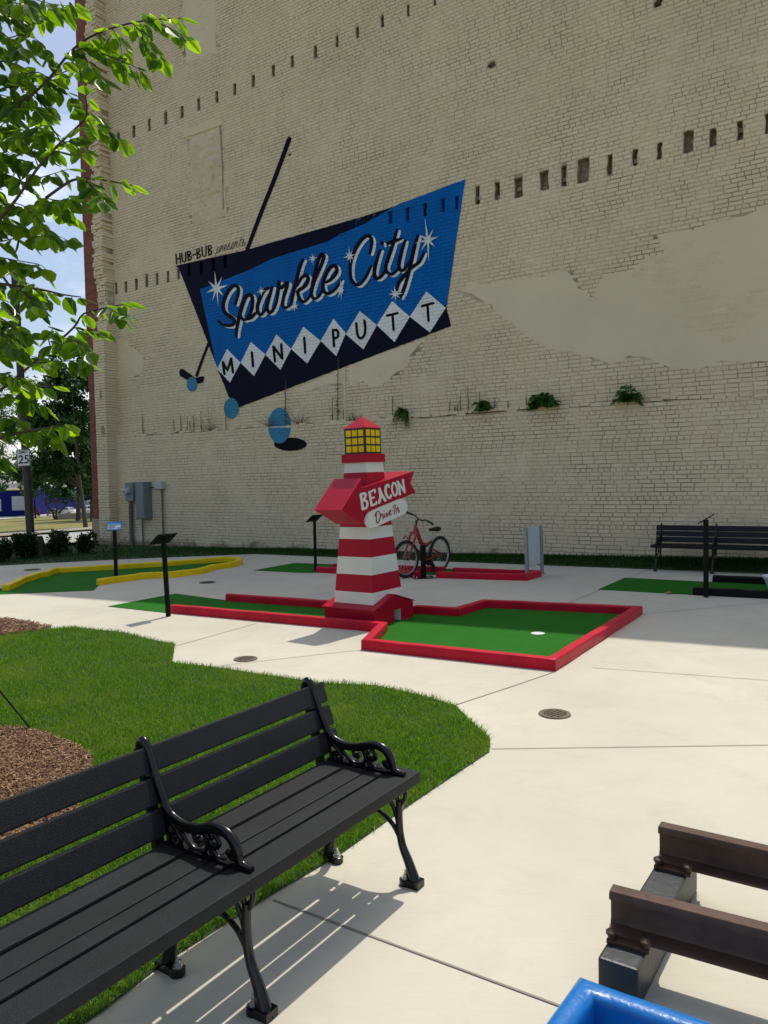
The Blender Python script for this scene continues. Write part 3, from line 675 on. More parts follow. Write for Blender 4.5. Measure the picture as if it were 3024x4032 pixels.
# red brick facade edge and the mass behind
F0 = -12.22
mb = MB(); mb.box(((F0+PS0)/2, .95, (roofz(-11)+.25)/2+.3), (PS0-F0, 1.6, roofz(-11)+.25-.6)); bmesh_local(mb, 'facade_return', M['redbrick'])
mb = MB(); mb.box(((F0+PS0)/2-.01, .94, .0), (PS0-F0+.03, 1.66, 1.2)); bmesh_local(mb, 'stone_plinth', M['stone'], bevel=.01)
mb = MB(); mb.prism([(-12.06, .5, -.5), (S1, .5, -.5), (S1, .5, roofz(S1)-.02), (-12.06, .5, roofz(-12.06)-.02)], (0, 14, 0)); bmesh_local(mb, 'building_mass', M['redbrick'])
mb = MB(); mb.prism([(S0, UP+.001, roofz(S0)-.2), (S1, UP+.001, roofz(S1)-.2), (S1, UP+.001, roofz(S1)), (S0, UP+.001, roofz(S0))], (0, .378, 0)); bmesh_local(mb, 'parapet', M['plaster'])

# ------------------------------------------------------------------ the mural: flat paint, each piece its own sub-part
MU = MB(); 
def cg(o_, sc): return lambda x, y: (o_[0]+x*sc, o_[1]+y*sc)
c1 = cg((800, 1000), .3617); c2 = cg((1300, 800), .3617); c3 = cg((820, 1100), .6028); c4 = cg((660, 900), .211)
pk_in = [(P, b) for (P, m_), b in zip(pockets, pk_boxes) if m_]
def grow(P, g=1.0):
    cx = sum(a for a, b in P)/len(P); cz = sum(b for a, b in P)/len(P); return [(cx+(a-cx)*g, cz+(b-cz)*g) for a, b in P]
def paint(name, px, mt, lay, parent, holes=True, off=-UP, label=None, edge=.018):
    P = [Wl(x, y, off) for x, y in px]; J = []
    for a, b in zip(P, P[1:]+P[:1]):                        # a hand painted edge: follow it with a slight waver
        L_ = math.hypot(b[0]-a[0], b[1]-a[1]); n_ = max(1, int(L_/.07)) if edge else 1
        for q in range(n_):
            t = q/n_; s = a[0]+(b[0]-a[0])*t; z = a[1]+(b[1]-a[1])*t
            J.append((s+edge*.6*noisef(s, z, 9) if q else s, z+edge*.6*noisef(s, z, 9, 4) if q else z))
    hs = [grow(p) for p, b in pk_in if holes and all(inpoly(x, z, J) for x, z in p)]
    V_, F_ = polytri(J, hs); y = -off-.0165-.0015*lay
    mb = MB(); mb.add([(s, y, z) for s, z in V_], F_); o = mb.build(name, M[mt], parent, world=False)
    me = o.data
    if me.polygons and sum(p.normal.y for p in me.polygons) > 0: me.flip_normals()
    if label: o['label'] = label
    return o
navy_px = [(691, 1047), (974, 984), (1420, 856), (1600, 800), (1700, 830), (1762, 1195), (1758, 1208), (1778, 1284), (944, 1604), (902, 1562), (706, 1056)]
mural = paint('mural', navy_px, 'navy', 0, bld)
mural['label'] = 'dark navy lozenge shape behind the blue sign'
paint('blue_panel', [(789, 1140), (981, 1065), (1072, 1020), (1290, 952), (1343, 922), (1434, 884), (1569, 806), (1833, 707), (1784, 1042), (1762, 1200), (1320, 1340), (857, 1449)], 'blue', 1, mural)
dm = [((62, 585), (127, 455), (215, 545), (145, 675)), ((215, 545), (282, 410), (377, 492), (303, 633)), ((377, 492), (450, 360), (545, 455), (475, 592)), ((545, 455), (625, 310), (738, 403), (650, 550)),
      ((738, 403), (822, 257), (902, 352), (840, 502)), ((902, 360), (993, 208), (1105, 300), (1017, 458)), ((1105, 300), (1205, 143), (1320, 245), (1220, 410)), ((1320, 245), (1428, 80), (1555, 187), (1450, 347))]
# the lower half of every diamond sits on navy: paint the navy band below the diamonds' middle line over the blue
band = [c3(*dm[0][0])]+[c3(*d[2]) for d in dm]+[(1758, 1212), (1776, 1282), (1300, 1464), (946, 1601), (904, 1562)]
paint('navy_band', band, 'navy', 2, mural)
for d in dm: paint('diamond', [c3(*p) for p in d], 'white', 3, mural, edge=.012)
def ribbon2(pts, wd, n=6, smooth=True):                     # 2-D stroke outline as quads (list of (p_left, p_right))
    P = catmull(pts, n) if smooth and len(pts) > 2 else [np.array(p, float) for p in pts]
    if not smooth or len(pts) == 2:
        Q = []
        for a, b in zip(P[:-1], P[1:]): Q += [a+(b-a)*t for t in (0, .34, .67)]
        P = Q+[P[-1]]
    m_ = len(P); out = []
    for i, p in enumerate(P):
        t = P[min(i+1, m_-1)]-P[max(i-1, 0)]; t = t/(np.linalg.norm(t)+1e-9); nrm = np.array([-t[1], t[0]])
        wv = wd if not isinstance(wd, (list, tuple)) else float(np.interp(i/(m_-1), np.linspace(0, 1, len(wd)), wd))
        out.append((p+nrm*wv/2, p-nrm*wv/2, p, t, wv))
    return out
def stroke_mesh(mb, pts, wd, to, y0, smooth=True, cap=True, ramp_=.00012, shift=(0, 0)):
    rb = ribbon2(pts, wd, smooth=smooth); sh = np.array(shift); vs = []; k = len(mb.v); fs = []
    for i, (a, b, p, t, wv) in enumerate(rb):
        y = y0-ramp_*i
        for q in (a+sh, b+sh): s, z = to(q); vs.append((s, y, z))
    fs = [(2*i, 2*i+1, 2*i+3, 2*i+2) for i in range(len(rb)-1)]
    if cap:
        for i, sg in ((0, -1), (len(rb)-1, 1)):
            a, b, p, t, wv = rb[i]; nrm = (a-b)/max(np.linalg.norm(a-b), 1e-9); y = y0-ramp_*i; base = len(vs)
            for q in range(1, 6):
                th = math.pi*q/6; e = p+nrm*math.cos(th)*wv/2+t*sg*math.sin(th)*wv/2+sh; s, z = to(e); vs.append((s, y, z))
            fs.append((2*i,)+tuple(range(base, base+5))+(2*i+1,))
    mb.v += vs; mb.f += [tuple(k+j for j in f) for f in fs]
def face_out(o, up=False):
    me = o.data
    bm = bmesh.new(); bm.from_mesh(me)
    for f in bm.faces:
        f.normal_update()
        if f.normal.y > 0: f.normal_flip()
    bm.to_mesh(me); bm.free(); return o
def letters(name, strokes, mt, lay, conv, parent=None, smooth=True, shift=(0, 0), off=-UP):
    mb = MB(); to = lambda q: Wl(q[0], q[1], off)
    for i, (pts, wd) in enumerate(strokes):
        sc = conv(1, 0)[0]-conv(0, 0)[0]; W_ = [x*sc for x in wd] if isinstance(wd, (list, tuple)) else wd*sc
        stroke_mesh(mb, [conv(*p) for p in pts], W_, to, -off-.0165-.0015*lay-.0004*i, smooth, shift=(shift[0]*sc, shift[1]*sc))
    mb.keepn = True
    return face_out(mb.build(name, M[mt], parent or mural, world=False))
wS = 40
sparkle = [
 ('S', [[(358, 545), (388, 450), (392, 375), (350, 345), (292, 395), (246, 485), (228, 570), (250, 640), (318, 690), (352, 725), (340, 765), (298, 782), (240, 775), (195, 748), (178, 735)]]),
 ('p', [[(468, 455), (428, 585), (395, 720), (374, 830), (372, 895)], [(430, 600), (470, 485), (512, 447), (542, 470), (545, 565), (520, 655), (478, 712), (440, 712), (425, 680)], [(478, 712), (535, 690), (585, 640)]]),
 ('a', [[(722, 375), (684, 392), (644, 452), (606, 550), (602, 622), (632, 662), (672, 630), (708, 550)], [(760, 362), (735, 450), (708, 545), (706, 602), (736, 640), (778, 602), (806, 530)]]),
 ('r', [[(806, 530), (826, 420), (838, 300), (828, 345), (856, 370), (905, 332), (928, 318), (918, 372), (886, 475), (876, 550), (902, 588), (948, 570), (975, 540)]]),
 ('k', [[(1097, 65), (1062, 140), (1014, 330), (980, 480), (972, 560)], [(1030, 350), (1078, 265), (1130, 235), (1152, 280), (1122, 348), (1052, 398), (1040, 425), (1062, 490), (1102, 523), (1150, 490), (1188, 425)]]),
 ('l', [[(1188, 430), (1222, 300), (1292, 130), (1322, 35), (1300, 5), (1268, 60), (1225, 220), (1194, 370), (1192, 452), (1220, 490), (1262, 470), (1308, 400)]]),
 ('e', [[(1345, 312), (1412, 270), (1462, 200), (1452, 140), (1410, 137), (1352, 215), (1316, 322), (1322, 400), (1362, 435), (1422, 410), (1480, 342), (1508, 285)]])]
city = [
 ('C', [[(440, 548), (458, 470), (458, 392), (420, 358), (360, 392), (290, 495), (240, 622), (227, 740), (242, 838), (292, 888), (340, 880), (402, 800), (452, 690)]]),
 ('i', [[(552, 515), (512, 640), (490, 740), (500, 808), (535, 818), (592, 770), (618, 700)], [(570, 428), (582, 455)]]),
 ('t', [[(735, 295), (692, 450), (642, 600), (614, 700), (634, 758), (684, 776), (740, 730)], [(630, 442), (700, 418), (782, 392)]]),
 ('y', [[(822, 412), (782, 550), (758, 670), (774, 732), (822, 720), (868, 640)], [(962, 358), (922, 500), (882, 680), (842, 840), (802, 970), (772, 1030)], [(735, 945), (762, 860), (842, 762), (905, 698), (982, 640), (1030, 540)]])]
for grp, cv in ((sparkle, c1), (city, c2)):
    for nm, S_ in grp:
        big = [([tuple(p) for p in s_], [wS*.75, wS*1.05, wS, wS*.9, wS*.6]) for s_ in S_]
        letters('letter_shadow', big, 'white', 4, cv, shift=(27, 15))
for grp, cv in ((sparkle, c1), (city, c2)):
    for nm, S_ in grp:
        big = [([tuple(p) for p in s_], [wS*.75, wS*1.05, wS, wS*.9, wS*.6]) for s_ in S_]
        o = letters('script_letter', big, 'navy', 10, cv)
stars = [(c1, (160, 380), [(138, 185), (220, 250), (285, 342), (235, 460), (178, 575), (115, 515), (45, 427), (68, 298)], 36), (c1, (645, 410), [(640, 350), (672, 370), (700, 398), (668, 425), (650, 468), (628, 445), (592, 420), (618, 388)], 15),
         (c1, (1205, 55), [(1200, 0), (1228, 18), (1262, 40), (1228, 80), (1212, 135), (1185, 108), (1157, 72), (1165, 32)], 16), (c1, (1010, 572), [(1018, 515), (1030, 548), (1052, 552), (1045, 605), (1008, 637), (984, 617), (958, 572), (985, 545)], 17),
         (c1, (1512, 400), [(1505, 272), (1540, 350), (1545, 400), (1530, 440), (1520, 515), (1478, 488), (1440, 430), (1478, 370)], 24), (c2, (225, 580), [(215, 470), (258, 517), (285, 562), (272, 622), (237, 662), (198, 642), (150, 605), (182, 540)], 22),
         (c2, (1075, 405), [(1043, 165), (1135, 285), (1195, 370), (1150, 480), (1085, 642), (1000, 525), (935, 442), (985, 350)], 34), (c2, (722, 990), [(708, 902), (755, 955), (805, 988), (768, 1038), (722, 1080), (678, 1048), (643, 996), (668, 945)], 24)]
for cv, ce, tips, ri in stars:
    px = []
    for i, t_ in enumerate(tips):
        px.append(cv(*t_)); a = np.array(t_, float)-ce; b = np.array(tips[(i+1) % 8], float)-ce; m_ = a/np.linalg.norm(a)+b/np.linalg.norm(b); m_ = m_/np.linalg.norm(m_)*ri; px.append(cv(ce[0]+m_[0], ce[1]+m_[1]))
    paint('sparkle_star', px, 'white', 18, mural, False, edge=0)
for pts in ([[(100, 545), (110, 618)], [(100, 542), (130, 598), (154, 518)], [(154, 518), (166, 608)]], [[(289, 478), (297, 568)]], [[(430, 442), (440, 535)], [(430, 440), (488, 518)], [(481, 425), (488, 518)]], [[(631, 382), (638, 480)]],
            [[(818, 332), (826, 437)], [(818, 335), (842, 330), (854, 348), (850, 378), (822, 390)]], [[(971, 288), (978, 355), (990, 382), (1008, 383), (1026, 360), (1030, 320), (1025, 272)]], [[(1172, 238), (1240, 222)], [(1207, 232), (1215, 330)]], [[(1400, 176), (1473, 156)], [(1436, 168), (1443, 272)]]):
    letters('sign_letter', [(p, 17) for p in pts], 'black', 5, c3, smooth=(len(pts[0]) > 5))
hub = [[[(163, 482), (176, 660)], [(236, 470), (246, 645)], [(170, 572), (242, 555)]], [[(272, 468), (284, 590), (310, 622), (342, 600), (348, 445)]], [[(382, 432), (392, 603)], [(382, 436), (425, 436), (434, 475), (390, 520)], [(390, 520), (444, 528), (450, 565), (392, 600)]], [[(472, 497), (530, 478)]],
       [[(552, 388), (562, 562)], [(552, 388), (594, 382), (605, 425), (560, 472)], [(560, 472), (614, 488), (614, 528), (562, 560)]], [[(647, 350), (660, 490), (690, 520), (722, 490), (730, 330)]], [[(768, 325), (778, 503)], [(768, 325), (814, 325), (822, 365), (775, 412)], [(775, 412), (828, 430), (826, 470), (778, 503)]]]
for h in hub: letters('caption_letter', [(p, 24) for p in h], 'black', 1, c4, smooth=True)
pres = [[[(948, 350), (925, 430), (897, 505)], [(925, 415), (955, 352), (985, 355), (972, 420), (938, 452), (925, 440)]], [[(985, 440), (1022, 312), (1018, 345), (1048, 322), (1030, 400), (1052, 405)]], [[(1060, 392), (1100, 350), (1105, 305), (1078, 330), (1068, 390), (1090, 412), (1122, 375)]],
        [[(1122, 380), (1162, 272), (1158, 320), (1175, 372), (1148, 392), (1130, 375)]], [[(1180, 378), (1235, 310), (1240, 258), (1212, 300), (1200, 360), (1222, 382), (1255, 340)]], [[(1258, 340), (1278, 245), (1275, 290), (1312, 240), (1300, 335), (1322, 345)]], [[(1388, 165), (1360, 260), (1350, 325), (1375, 322)], [(1352, 215), (1400, 205)]], [[(1390, 320), (1430, 192), (1425, 240), (1445, 300), (1415, 322), (1398, 308)], [(1440, 300), (1465, 270)]]]
for h in pres: letters('caption_script', [(p, 9) for p in h], 'black', 1, c4)
# the painted putter and balls
letters('putter_shaft', [([(1141, 548), (1085, 700), (1030, 838), (976, 982)], [18, 17, 16, 15])], 'navy', 1, lambda x, y: (x, y))
letters('putter_shaft', [([(824, 1351), (800, 1412), (776, 1478)], [11, 10, 11])], 'navy', 1, lambda x, y: (x, y))
paint('putter_head', [(707, 1466), (712, 1453), (724, 1453), (758, 1478), (772, 1488), (800, 1481), (807, 1485), (802, 1505), (785, 1511), (762, 1503), (742, 1497), (712, 1482)], 'navy', 2, mural, False)
ell = lambda cx, cy, rx, ry, n=40: [(cx+rx*math.cos(2*math.pi*i/n), cy+ry*math.sin(2*math.pi*i/n)) for i in range(n)]
paint('painted_ball', ell(758, 1513, 20, 29), 'teal', 3, mural, False, edge=.008)
paint('painted_ball', ell(913, 1608, 29, 41), 'teal', 3, mural, False, edge=.008)
up_ = [p for p in ell(1102, 1676, 45, 70, 60) if p[1] < 1694]; lo_ = [p for p in ell(1102, 1676, 45, 70, 60) if p[1] > 1677]
paint('painted_ball', up_, 'teal', 2, mural, False, edge=.008)
paint('painted_ball', lo_, 'teal', 2, mural, False, off=0.0, edge=.006)
paint('painted_hole', ell(1145, 1749, 64, 26), 'black', 1, mural, False, off=0.0, edge=.006)

# ------------------------------------------------------------------ meters on the wall
def wthing(name, label, cat, px, py, group=None):
    s, z = Wl(px, py); p = BL(s, z); return thing(name, label, cat, p, math.atan2(WX[1], WX[0]), group)
def wbox(mb, x0, y0, x1, y1, out, y_in=-.0):               # box standing `out` from the lower wall; front face seen at px rect
    s0, z1 = Wl(x0, y0, out); s1, z0 = Wl(x1, y1, out); c = BL((s0+s1)/2, (z0+z1)/2, out/2); mb.box(c, (s1-s0, out, z1-z0), Matrix.Rotation(math.atan2(WX[1], WX[0]), 4, 'Z')); return s0, s1, z0, z1
e = wthing('electric_meter', 'grey electric meter box with round glass dial beside the tall grey cabinet', 'meter', 510, 2149)
mb = MB(); s0, s1, z0, z1 = wbox(mb, 491, 1901, 524, 1973, .16); mb.build('meter_box', M['boxgrey'], e, bevel=.01)
Rw = Matrix.Rotation(math.atan2(WX[1], WX[0]), 4, 'Z') @ Matrix.Rotation(rad(90), 4, 'X')
mb = MB(); cs, cz = Wl(503, 1934, .16); mb.lathe([(.10, 0), (.10, .05), (.085, .11), (.05, .125), (0.001, .128)], BL(cs, cz, .16), 20, Rw); d = mb.build('dial', M['glass'], e, 40)
mb = MB(); mb.box(BL(cs, cz, .292), (.07, .006, .03), Matrix.Rotation(math.atan2(WX[1], WX[0]), 4, 'Z')); mb.build('register', M['signblack'], d)
mb = MB(); s_, _ = Wl(514, 2000, .08); mb.tube([BL(s_, z0, .08), BL(s_, -.15, .08)], .055, 12); mb.build('conduit', M['conduit'], e, 40)
mb = MB(); mb.box(BL(s_-.04, z0-.05, .12), (.09, .03, .05), Matrix.Rotation(math.atan2(WX[1], WX[0]), 4, 'Z')); mb.build('tag', M['yellowtag'], e)
e = wthing('electrical_cabinet', 'tall grey electrical cabinet mounted on the cream wall beside the dial meter', 'cabinet', 548, 2150)
mb = MB(); s0, s1, z0, z1 = wbox(mb, 532, 1898, 570, 2044, .27); mb.build('cabinet_body', M['boxgrey'], e, bevel=.012)
mb = MB(); mb.box(BL((s0+s1)/2, (z0+z1)/2, .277), (s1-s0-.03, .014, z1-z0-.04), Matrix.Rotation(math.atan2(WX[1], WX[0]), 4, 'Z')); mb.build('door', M['boxgrey'], e, bevel=.004)
mb = MB(); mb.tube([BL(s0-.03, z1-.6, .05), BL(s0-.03, -.15, .05)], .022, 8); mb.build('conduit', M['conduit'], e, 40)
e = wthing('junction_box', 'small pale grey junction box high on its own thin pipe', 'box', 640, 2160)
mb = MB(); s0, s1, z0, z1 = wbox(mb, 604, 1896, 636, 1926, .16); mb.build('box_body', M['jbox'], e, bevel=.02)
mb = MB(); s_ = (s0+s1)/2+.05; mb.tube([BL(s_, z0+.02, .06), BL(s_, -.12, .06)], .026, 8); mb.build('conduit', M['conduit'], e, 40)
mb = MB(); mb.tube([BL(s0+.02, z0+.06, .06), BL(s0-.3, z0+.05, .06)], .018, 6); mb.build('conduit', M['conduit'], e, 40)
#@@PART3@@
# ------------------------------------------------------------------ mini golf lanes
def offset_path(P, d, closed=False):
    out = []; n = len(P)
    for i in range(n):
        a = P[i-1] if (i > 0 or closed) else None; b = P[i]; c = P[(i+1) % n] if (i < n-1 or closed) else None
        if a is None: t = (c-b).normalized(); nn = Vector((-t.y, t.x)); out.append(b+nn*d); continue
        if c is None: t = (b-a).normalized(); nn = Vector((-t.y, t.x)); out.append(b+nn*d); continue
        t1 = (b-a).normalized(); t2 = (c-b).normalized(); n1 = Vector((-t1.y, t1.x)); n2 = Vector((-t2.y, t2.x)); m_ = (n1+n2)
        m_ = m_.normalized() if m_.length > 1e-6 else n1; k = d/max(.35, m_.dot(n1)); out.append(b+m_*k)
    return out
def subdiv(P, step):
    out = []
    for a, b in zip(P[:-1], P[1:]):
        n = max(1, int((b-a).length/step))
        out += [a+(b-a)*(i/n) for i in range(n)]
    return out+[P[-1]]
def kerb(name, mt, parent, path, wd=.095, h=.10, side=0.0, wav=.004, soft=.016):
    """rounded hand finished kerb swept along a ground path; side shifts it sideways"""
    P0 = [Vector((p[0], p[1])) for p in path]
    ar = [(soft*(1-math.cos(rad(a))), soft*(1-math.sin(rad(a)))) for a in (0, 22, 45, 68, 90)]
    offs = [(-wd/2, 0), (-wd/2, h*.5)]+[(-wd/2+x, h-z) for x, z in ar]+[(wd/2-x, h-z) for x, z in reversed(ar)]+[(wd/2, h*.5), (wd/2, 0)]
    # corner-mitred offset polylines, then resampled together
    lines = [offset_path(P0, o+side) for o, z in offs]; seglen = [(b-a).length for a, b in zip(P0[:-1], P0[1:])]
    secs = []
    for i in range(len(P0)-1):
        n = max(1, int(seglen[i]/.07)); r0 = 0 if i == 0 else 1
        for k in range(0, n+1):
            if k == 0 and i > 0: continue
            t = k/n; ring = []
            for (o, z), Ln in zip(offs, lines):
                q = Ln[i]+(Ln[i+1]-Ln[i])*t; wz = z+(wav*1.2*noise.noise(Vector((q.x*3.1, q.y*3.1, z*8+3))) if z > 0 else 0); wx = wav*noise.noise(Vector((q.x*4, q.y*4, z*9)))
                ring.append(Vector((q.x+wx, q.y-wx, wz)))
            secs.append(ring)
    # rounded ends
    def endcap(sec, d):
        c = sum(sec, Vector())/len(sec); return [Vector((c.x+(v.x-c.x)*.8, c.y+(v.y-c.y)*.8, v.z*.93))+d for v in sec]
    d0 = (P0[0]-P0[1]).normalized()*.012; d1 = (P0[-1]-P0[-2]).normalized()*.012
    secs = [endcap(secs[0], Vector((d0.x, d0.y, 0)))]+secs+[endcap(secs[-1], Vector((d1.x, d1.y, 0)))]
    mb = MB(); mb.loft(secs, False, True); return mb.build(name, mt, parent, 60)
def turf(parent, poly, z=.008):
    V_, F_ = polytri([(p[0], p[1]) for p in poly]); mb = MB(); n_ = len(poly)
    mb.add([(x, y, z) for x, y in V_], F_); mb.add([(p[0], p[1], z) for p in poly]+[(p[0], p[1], 0) for p in poly], [(i, (i+1) % n_, n_+(i+1) % n_, n_+i) for i in range(n_)])
    return mb.build('turf', M['turf'], parent)
H_ = .10
g2 = lambda px, z=0: (lambda p: Vector((p.x, p.y)))(G(px[0], px[1], z))
# the main red lane
A, B, C, D, E_ = [g2(p) for p in ((671, 2415), (1488, 2490), (1423, 2560), (2188, 2644), (2531, 2419))]
F_, G_, Hh = [g2(p, H_) for p in ((1899, 2358), (1793, 2389), (1640, 2381))]
lane = thing('golf_lane', 'red bordered mini golf lane with green turf running under the striped lighthouse', 'golf lane', (1.0, 8.2, 0))
kerb('border_rail', M['redpaint'], lane, [A, B, C, D, E_, F_, G_, Hh], side=.0475)
Lf = [g2((906, 2336), H_), g2((1332, 2364), H_)]
kerb('border_rail', M['redpaint'], lane, Lf, side=-.0475)
turf(lane, [g2((426, 2389)), g2((654, 2414)), A+Vector((.03, .03)), B+Vector((.02, .06)), C+Vector((.09, .03)), D+Vector((.0, .06)), E_-Vector((.06, 0)), F_-Vector((0, .06)), G_-Vector((0, .05)), Hh-Vector((0, .04)), Lf[1]-Vector((0, .04)), Lf[0]-Vector((0, .04)), g2((690, 2339))])
cup = g2((2118, 2498)); mb = MB(); mb.lathe([(.068, .009), (.070, .013), (.0001, .0135)], (cup.x, cup.y, 0), 24); mb.build('cup', M['signwhite'], lane)
# yellow lane
yl = lambda pts, z: [g2((x*.6028, 2050+y*.6028), z) for x, y in pts]
lane = thing('golf_lane', 'yellow bordered wavy mini golf lane with green turf at the left of the plaza', 'golf lane', (-5.5, 13, 0))
ypath = yl([(38, 418), (98, 394), (150, 366), (186, 360), (198, 356), (245, 338), (284, 334), (302, 330), (335, 314), (372, 306), (420, 305), (500, 300), (620, 293), (740, 287), (900, 276), (1065, 267), (1190, 257), (1300, 248), (1400, 241), (1480, 237), (1535, 237), (1560, 242), (1564, 252), (1540, 262), (1500, 272), (1440, 279), (1385, 287), (1350, 299), (1300, 311), (1200, 323), (1120, 333), (1060, 336), (990, 338), (930, 341), (870, 350), (760, 363), (700, 372), (645, 381)], H_)
kerb('border_rail', M['yellowpaint'], lane, ypath, wd=.11, wav=.006)
turf(lane, yl([(-90, 486), (2, 483), (612, 457), (655, 412)], 0)+[p for p in reversed(ypath[7:])]+ypath[:7][::-1]+yl([(20, 440), (-95, 470)], 0))
# small red lane behind the lighthouse
cc = lambda pts, z: [g2((900+x*.7836, 2050+y*.7836), z) for x, y in pts]
lane = thing('golf_lane', 'narrow red bordered mini golf lane behind the bicycle and lighthouse', 'golf lane', (.5, 14, 0))
for P_ in ([(447, 231), (560, 236), (970, 253)], [(1050, 256), (1488, 268), (1552, 250), (1132, 236)], [(528, 216), (800, 222), (1083, 232)]): kerb('border_rail', M['redpaint'], lane, cc(P_, H_), wd=.10)
turf(lane, cc([(125, 251), (372, 263), (560, 262), (970, 272), (1490, 285), (1560, 262), (1100, 243), (700, 228), (332, 214)], 0))
# black lane
bb = lambda pts, z: [g2((2000+x*.6172, 1900+y*.6172), z) for x, y in pts]
lane = thing('golf_lane', 'black bordered mini golf lane with green turf at the right edge near the far bench', 'golf lane', (4.8, 10.5, 0))
nb_ = bb([(1185, 719), (1400, 730), (1659, 743)], 0); fb_ = bb([(1310, 638), (1480, 646), (1640, 654)], 0)
ex = lambda P_, k: P_+[P_[-1]+(P_[-1]-P_[0]).normalized()*k]
kerb('border_rail', M['blackpaint'], lane, ex(nb_, 1.4), wd=.12, side=.06, wav=.008); kerb('border_rail', M['blackpaint'], lane, ex(fb_, 1.4), wd=.12, side=.06, wav=.008)
turf(lane, bb([(577, 684), (1190, 718)], 0)+[ex(nb_, 1.3)[-1], ex(fb_, 1.3)[-1]]+bb([(745, 610)], 0)[::-1])
lf = G(2631, 2336, .012); e = thing('dry_leaf', 'small dry tan leaf lying on the green turf of the black lane', 'leaf', lf); mb = MB(); mb.add([lf+Vector(v) for v in ((-.06, 0, 0), (-.02, -.03, .012), (.05, -.02, .02), (.07, .01, .006), (.02, .035, .022), (-.03, .025, .008), (0, 0, .002))], [(6, i, (i+1) % 6) for i in range(6)]); mb.build('blade', mat('dry_leaf_tan', (.36, .24, .09), .8), e)
e_ = g2((3078, 2335)); e = thing('obstacle_bucket', 'white tapered obstacle standing at the right edge between the black kerbs', 'obstacle', (e_.x, e_.y, 0.008))
mb = MB(); mb.lathe([(.14, 0), (.15, .01), (.21, .17), (.235, .2), (.235, .215), (.22, .215), (.20, .17), (.13, .03), (.001, .03)], (e_.x, e_.y, .008), 32); mb.build('bucket', M['signwhite'], e, 40)
# blue lane kerb at the bottom right
lane = thing('golf_lane', 'glossy blue bordered mini golf lane corner in the foreground beside the black tie', 'golf lane', (.6, 1.8, 0))
hB = .13; b0 = g2((2278, 3854), hB-.02); b1 = g2((2150, 4034), hB-.02); b2_ = g2((2774, 4032), hB-.02)
d1 = (b1-b0).normalized(); d2 = (b2_-b0).normalized(); kerb('border_rail', M['bluepaint'], lane, [b0+d1*1.5, b0, b0+d2*1.7], wd=.074, h=hB, side=.037 if (d1.x*d2.y-d1.y*d2.x) < 0 else -.037, wav=.006, soft=.028)
V_ = [b0+d1*1.5, b0, b0+d2*1.7, b0+d1*1.5+d2*1.7]; mb = MB(); mb.add([(p.x, p.y, .02) for p in V_], [(0, 1, 2, 3)]); o = mb.build('lane_floor', M['bluepaint'], lane); flip_up(o)

# ------------------------------------------------------------------ the striped lighthouse
fc = G(1478, 2472); th = rad(37); dL = Vector((-math.cos(th), math.sin(th), 0)); dR = Vector((math.sin(th), math.cos(th), 0)); nR = -dL; nL = -dR
hw = .36                                                    # base house half width
ctr = fc+(dL+dR)*hw
LT = Matrix.Translation(ctr) @ Matrix.Rotation(rad(-1.0), 4, 'Y')
lh = thing('lighthouse', 'red and white striped lighthouse model with yellow lantern and an arrow sign', 'lighthouse', M=Matrix.Translation(ctr))
def lp(a, b, z):                                            # a along dR, b along dL, with the slight lean
    v = dR*a+dL*b; v.z = z; return LT @ v
def sq(h, z): return [lp(-h, -h, z), lp(h, -h, z), lp(h, h, z), lp(-h, h, z)]
# base house: walls, gable facing along dR direction's normal (the face seen on the right is the gable)
wz, rz_ = .185, .30
mb = MB()
dw, dh0 = .06, .135                                         # door half width / height (the ball's tunnel), off centre
da = .055
out = [(-hw, 0), (da-dw, 0), (da-dw, dh0), (da+dw, dh0), (da+dw, 0), (hw, 0), (hw, wz), (0, rz_), (-hw, wz)]
V_, Ff = polytri(out)
for b in (-hw, hw): mb.add([lp(a, b, z) for a, z in V_], Ff)
for a in (-hw, hw): mb.add([lp(a, -hw, 0), lp(a, hw, 0), lp(a, hw, wz), lp(a, -hw, wz)], [(0, 1, 2, 3)])
house = mb.build('base_house', M['ltred'], lh)
mb = MB()
for (a0, z0), (a1, z1) in (((da-dw, 0), (da-dw, dh0)), ((da-dw, dh0), (da+dw, dh0)), ((da+dw, dh0), (da+dw, 0))): mb.add([lp(a0, -hw+.001, z0), lp(a1, -hw+.001, z1), lp(a1, hw-.001, z1), lp(a0, hw-.001, z0)], [(0, 1, 2, 3)])
mb.build('tunnel', M['ltwhite'], house)
mb = MB(); ov = .028
for sgn in (-1, 1):
    e0 = hw+ov; k = (rz_-wz)/hw; ze = wz-k*ov
    P_ = [lp(sgn*e0, -hw-ov*.6, ze+.004), lp(0, -hw-ov*.6, rz_+.004), lp(0, hw+ov*.6, rz_+.004), lp(sgn*e0, hw+ov*.6, ze+.004)]
    mb.prism(P_, (0, 0, .009))
mb.build('roof', M['ltred'], house)
